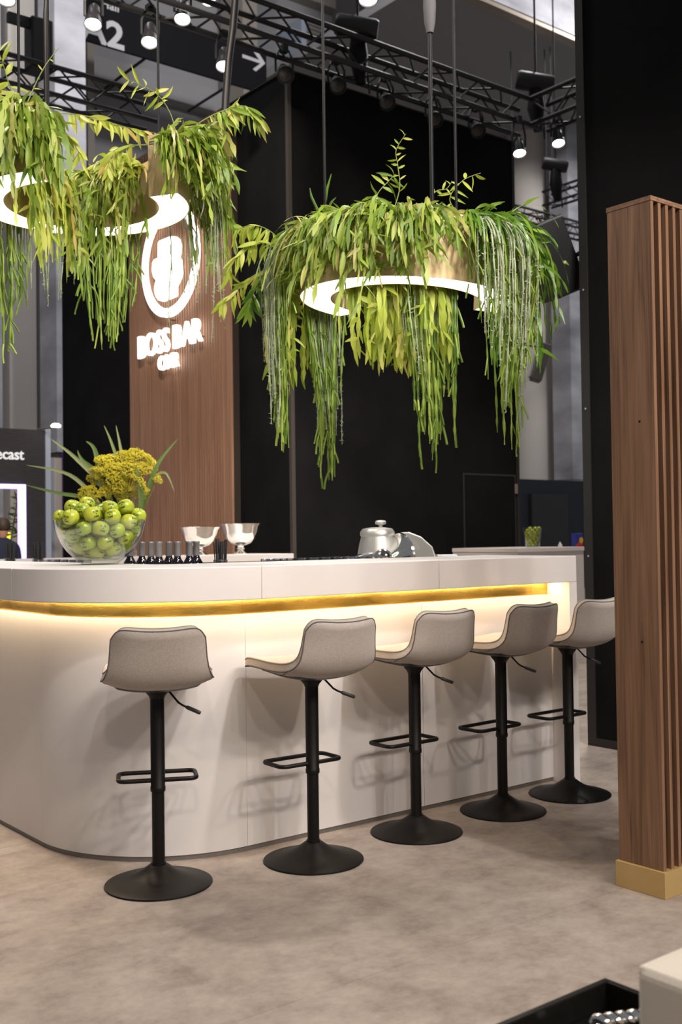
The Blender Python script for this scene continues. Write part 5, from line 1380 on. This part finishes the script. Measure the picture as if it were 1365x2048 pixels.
build(MB().tube([(0, 0.05, 0.0), tuple(q - e0)], 0.012, 8), 'arm', M['alu'], sp3)
build(MB().lathe([(0, 0.0), (0.05, 0.0), (0.055, 0.02), (0.03, 0.05), (0, 0.05)], 20, Matrix.Translation(q - e0) @ Matrix.Diagonal((1.1, 1, .8, 1))), 'lamp_head', M['lens'], sp3, smooth=40)
# sprig in the opening
spray('tall thin green plant inside the violet lit opening', [(20, 1100), (25, 1060), (32, 1020), (36, 990)], (N_(30, 1050, NY + 0.8) - C0).dot(CF), 26, (0.06, 0.12), (0.02, 0.035), 'leafd', name='potted_sprig', droop=0.3, r=0.012, start=0.25)
q = N_(17, 1072, NY + 1.2)
gl_ = thing('globe_lamp', 'small yellow globe floor lamp inside the violet lit opening', 'lamp', (q.x, q.y, 0))
build(MB().lathe([(0, -0.05), (0.03, -0.04), (0.05, 0), (0.03, 0.04), (0, 0.05)], 20, Matrix.Translation((0, 0, q.z))), 'globe', M['yellowlamp'], gl_, smooth=60)
rod('pole', (0, 0, 0.02), (0, 0, q.z - 0.045), 0.012, M['truss'], gl_); build(MB().lathe([(0, 0), (0.12, 0), (0.12, 0.02), (0, 0.02)], 24), 'foot', M['truss'], gl_)
# purple slatted wall further back
a = N_(124, 905, 15.5); b = N_(196, 905, 15.5)
pu = thing('purple_slat_wall', 'purple slatted stand wall below the foil-wrapped column', 'wall panel', (a.x, 15.5, 0))
build(MB().box((0, 0.03, 0), (b.x - a.x, 0.08, a.z)), 'backing', M['navy'], pu)
for k in range(9):
    build(MB().box(((b.x - a.x) * k / 9, 0, 0), ((b.x - a.x) * (k + 0.5) / 9, 0.03, a.z)), 'slat', M['purple'], pu)
a = N_(102, 915, 14.8); b = N_(124, 915, 14.8)
pb = thing('pale_display_panel', 'pale blue lit display column beside the neighbouring stand', 'display', (a.x, 14.8, 0))
build(MB().box((0, 0, 0), (b.x - a.x, 0.1, a.z)), 'panel', M['hallc'], pb); build(MB().box((0, -0.01, 0), ((b.x - a.x) * 0.25, 0, a.z)), 'blue_stripe', M['hvac'], pb)
# black partition behind the slat wall
a = N_(176, 575, 14.0); b = N_(300, 575, 14.0)
bp = thing('black_partition', 'black partition standing behind the slat wall on its booth side', 'partition', (a.x, 14.0, 0))
build(MB().box((0, 0, 0), (b.x - a.x, 0.15, a.z)), 'panel', M['blackcloth'], bp)
build(MB().box((-0.02, -0.02, 0), (0.10, 0.0, a.z)), 'side_profile', M['darktone'], bp)

# ---- visitor in the neighbouring stand, seen from behind
pq = N_(4, 1100, NY - 0.9)
pe = thing('person', 'visitor in a navy shirt seen from behind at the violet lit opening', 'person', (pq.x, pq.y, 0), 0)
def skin_body():
    J = [(0, 0, .80), (0, 0, .98), (0, .01, 1.16), (0, .0, 1.27), (0, .01, 1.34),
         (.16, 0, 1.23), (.20, .03, 1.00), (.19, .12, .82), (-.16, 0, 1.23), (-.20, .03, 1.00), (-.19, .12, .82),
         (.09, 0, .76), (.10, .01, .42), (.10, -.02, .06), (.11, .10, .03), (-.09, 0, .76), (-.10, .01, .42), (-.10, -.02, .06), (-.11, .10, .03)]
    E_ = [(0, 1), (1, 2), (2, 3), (3, 4), (3, 5), (5, 6), (6, 7), (3, 8), (8, 9), (9, 10), (0, 11), (11, 12), (12, 13), (13, 14), (0, 15), (15, 16), (16, 17), (17, 18)]
    Rr = [.14, .13, .15, .10, .055, .065, .05, .035, .065, .05, .035, .09, .065, .045, .035, .09, .065, .045, .035]
    me = bpy.data.meshes.new('body'); me.from_pydata(J, E_, []); o = bpy.data.objects.new('body', me); COL.objects.link(o)
    o.modifiers.new('skin', 'SKIN'); o.modifiers.new('sub', 'SUBSURF').levels = 2
    o.modifiers['sub'].render_levels = 2
    for v, r_ in zip(me.skin_vertices[0].data, Rr): v.radius = (r_, r_ * 0.8)
    me.skin_vertices[0].data[0].use_root = True
    o.parent = pe; me.materials.append(M['navycloth'])
    return o
skin_body()
hd = build(MB().lathe([(0, 1.30), (0.045, 1.31), (0.065, 1.35), (0.078, 1.40), (0.084, 1.45), (0.078, 1.50), (0.055, 1.535), (0, 1.548)], 24, Matrix.Translation((0, 0.015, 0)) @ Matrix.Diagonal((0.92, 1.12, 1, 1))), 'head', M['skin'], pe, smooth=80)
build(MB().lathe([(0.074, 1.41), (0.084, 1.43), (0.090, 1.46), (0.084, 1.51), (0.060, 1.545), (0, 1.556)], 24, Matrix.Translation((0, 0.0, 0)) @ Matrix.Diagonal((0.95, 1.08, 1, 1))), 'hair', M['hair'], pe, smooth=80)
for s in (-1, 1):
    build(MB().lathe([(0, -0.03), (0.012, -0.02), (0.018, 0.0), (0.013, 0.02), (0, 0.03)], 12, Matrix.Translation((s * 0.080, 0.02, 1.43)) @ Matrix.Diagonal((0.5, 1, 1, 1))), 'ear', M['skin'], hd, smooth=80)
build(MB().tube([(0, 0.105, 1.455), (0, 0.122, 1.42), (0, 0.105, 1.412)], [0.008, 0.013, 0.010], 8), 'nose', M['skin'], hd, smooth=80)

# ================================================================== FOREGROUND
TH = 0.30
tcn = PZp(1211, 1955, TH)
tt_ = thing('tray_table', 'low black tray table with a raised rim in the foreground', 'table', (tcn.x, tcn.y, 0))
Lx, Ly, rw = 0.75, 0.28, 0.016
build(MB().box((-Lx, -Ly, TH - 0.075), (0, 0, TH - 0.058)), 'tray_floor', M['tray'], tt_)
for lo_, hi_ in (((-Lx, -rw, TH - 0.0575), (0, 0, TH)), ((-Lx, -Ly, TH - 0.0575), (0, -Ly + rw, TH)), ((-rw, -Ly + rw, TH - 0.0575), (0, -rw, TH)), ((-Lx, -Ly + rw, TH - 0.0575), (-Lx + rw, -rw, TH))):
    build(MB().box(lo_, hi_), 'rim', M['blackmetal'], tt_, bevel=0.002)
for sx in (-Lx + 0.04, -0.04):
    for sy in (-Ly + 0.04, -0.04):
        rod('leg', (sx, sy, 0), (sx, sy, TH - 0.075), 0.014, M['blackmetal'], tt_)
cq = PZp(1235, 2042, TH - 0.03)
cr = thing('twisted_glass', 'twisted clear glass ornament lying on the black tray table', 'ornament', (cq.x, cq.y, TH - 0.058))
for s in (0, math.pi):
    pts = [(-0.05 + 0.15 * k / 40, 0.013 * math.cos(k * 0.45 + s), 0.024 + 0.013 * math.sin(k * 0.45 + s)) for k in range(41)]
    build(MB().tube(pts, 0.011, 10), 'glass_strand', M['chrome'], cr, Matrix.Rotation(math.radians(-25), 4, 'Z'), smooth=60)
OH = 0.50
oc = PZp(1268, 1928, OH)
ot = thing('ottoman', 'cream upholstered ottoman with piped edges in the foreground', 'ottoman', (oc.x, oc.y, 0))
Ox, Oy = 0.62, 0.62
build(MB().box((0.0, -Oy, 0.06), (Ox, 0, OH)), 'cushion_block', M['cream'], ot, bevel=0.022, seg=4)
pp = [(0.012, -0.012), (Ox - 0.012, -0.012), (Ox - 0.012, -Oy + 0.012), (0.012, -Oy + 0.012)]
build(MB().tube([(x, y, OH - 0.008) for x, y in pp], 0.0075, 8, closed=True), 'top_piping', M['cream'], ot, smooth=60)
for x, y in pp:
    build(MB().tube([(x, y, 0.07), (x, y, OH - 0.01)], 0.0075, 8), 'corner_piping', M['cream'], ot, smooth=60)
for x in (0.06, Ox - 0.06):
    for y in (-0.06, -Oy + 0.06):
        rod('foot', (x, y, 0), (x, y, 0.06), 0.02, M['blackmetal'], ot)
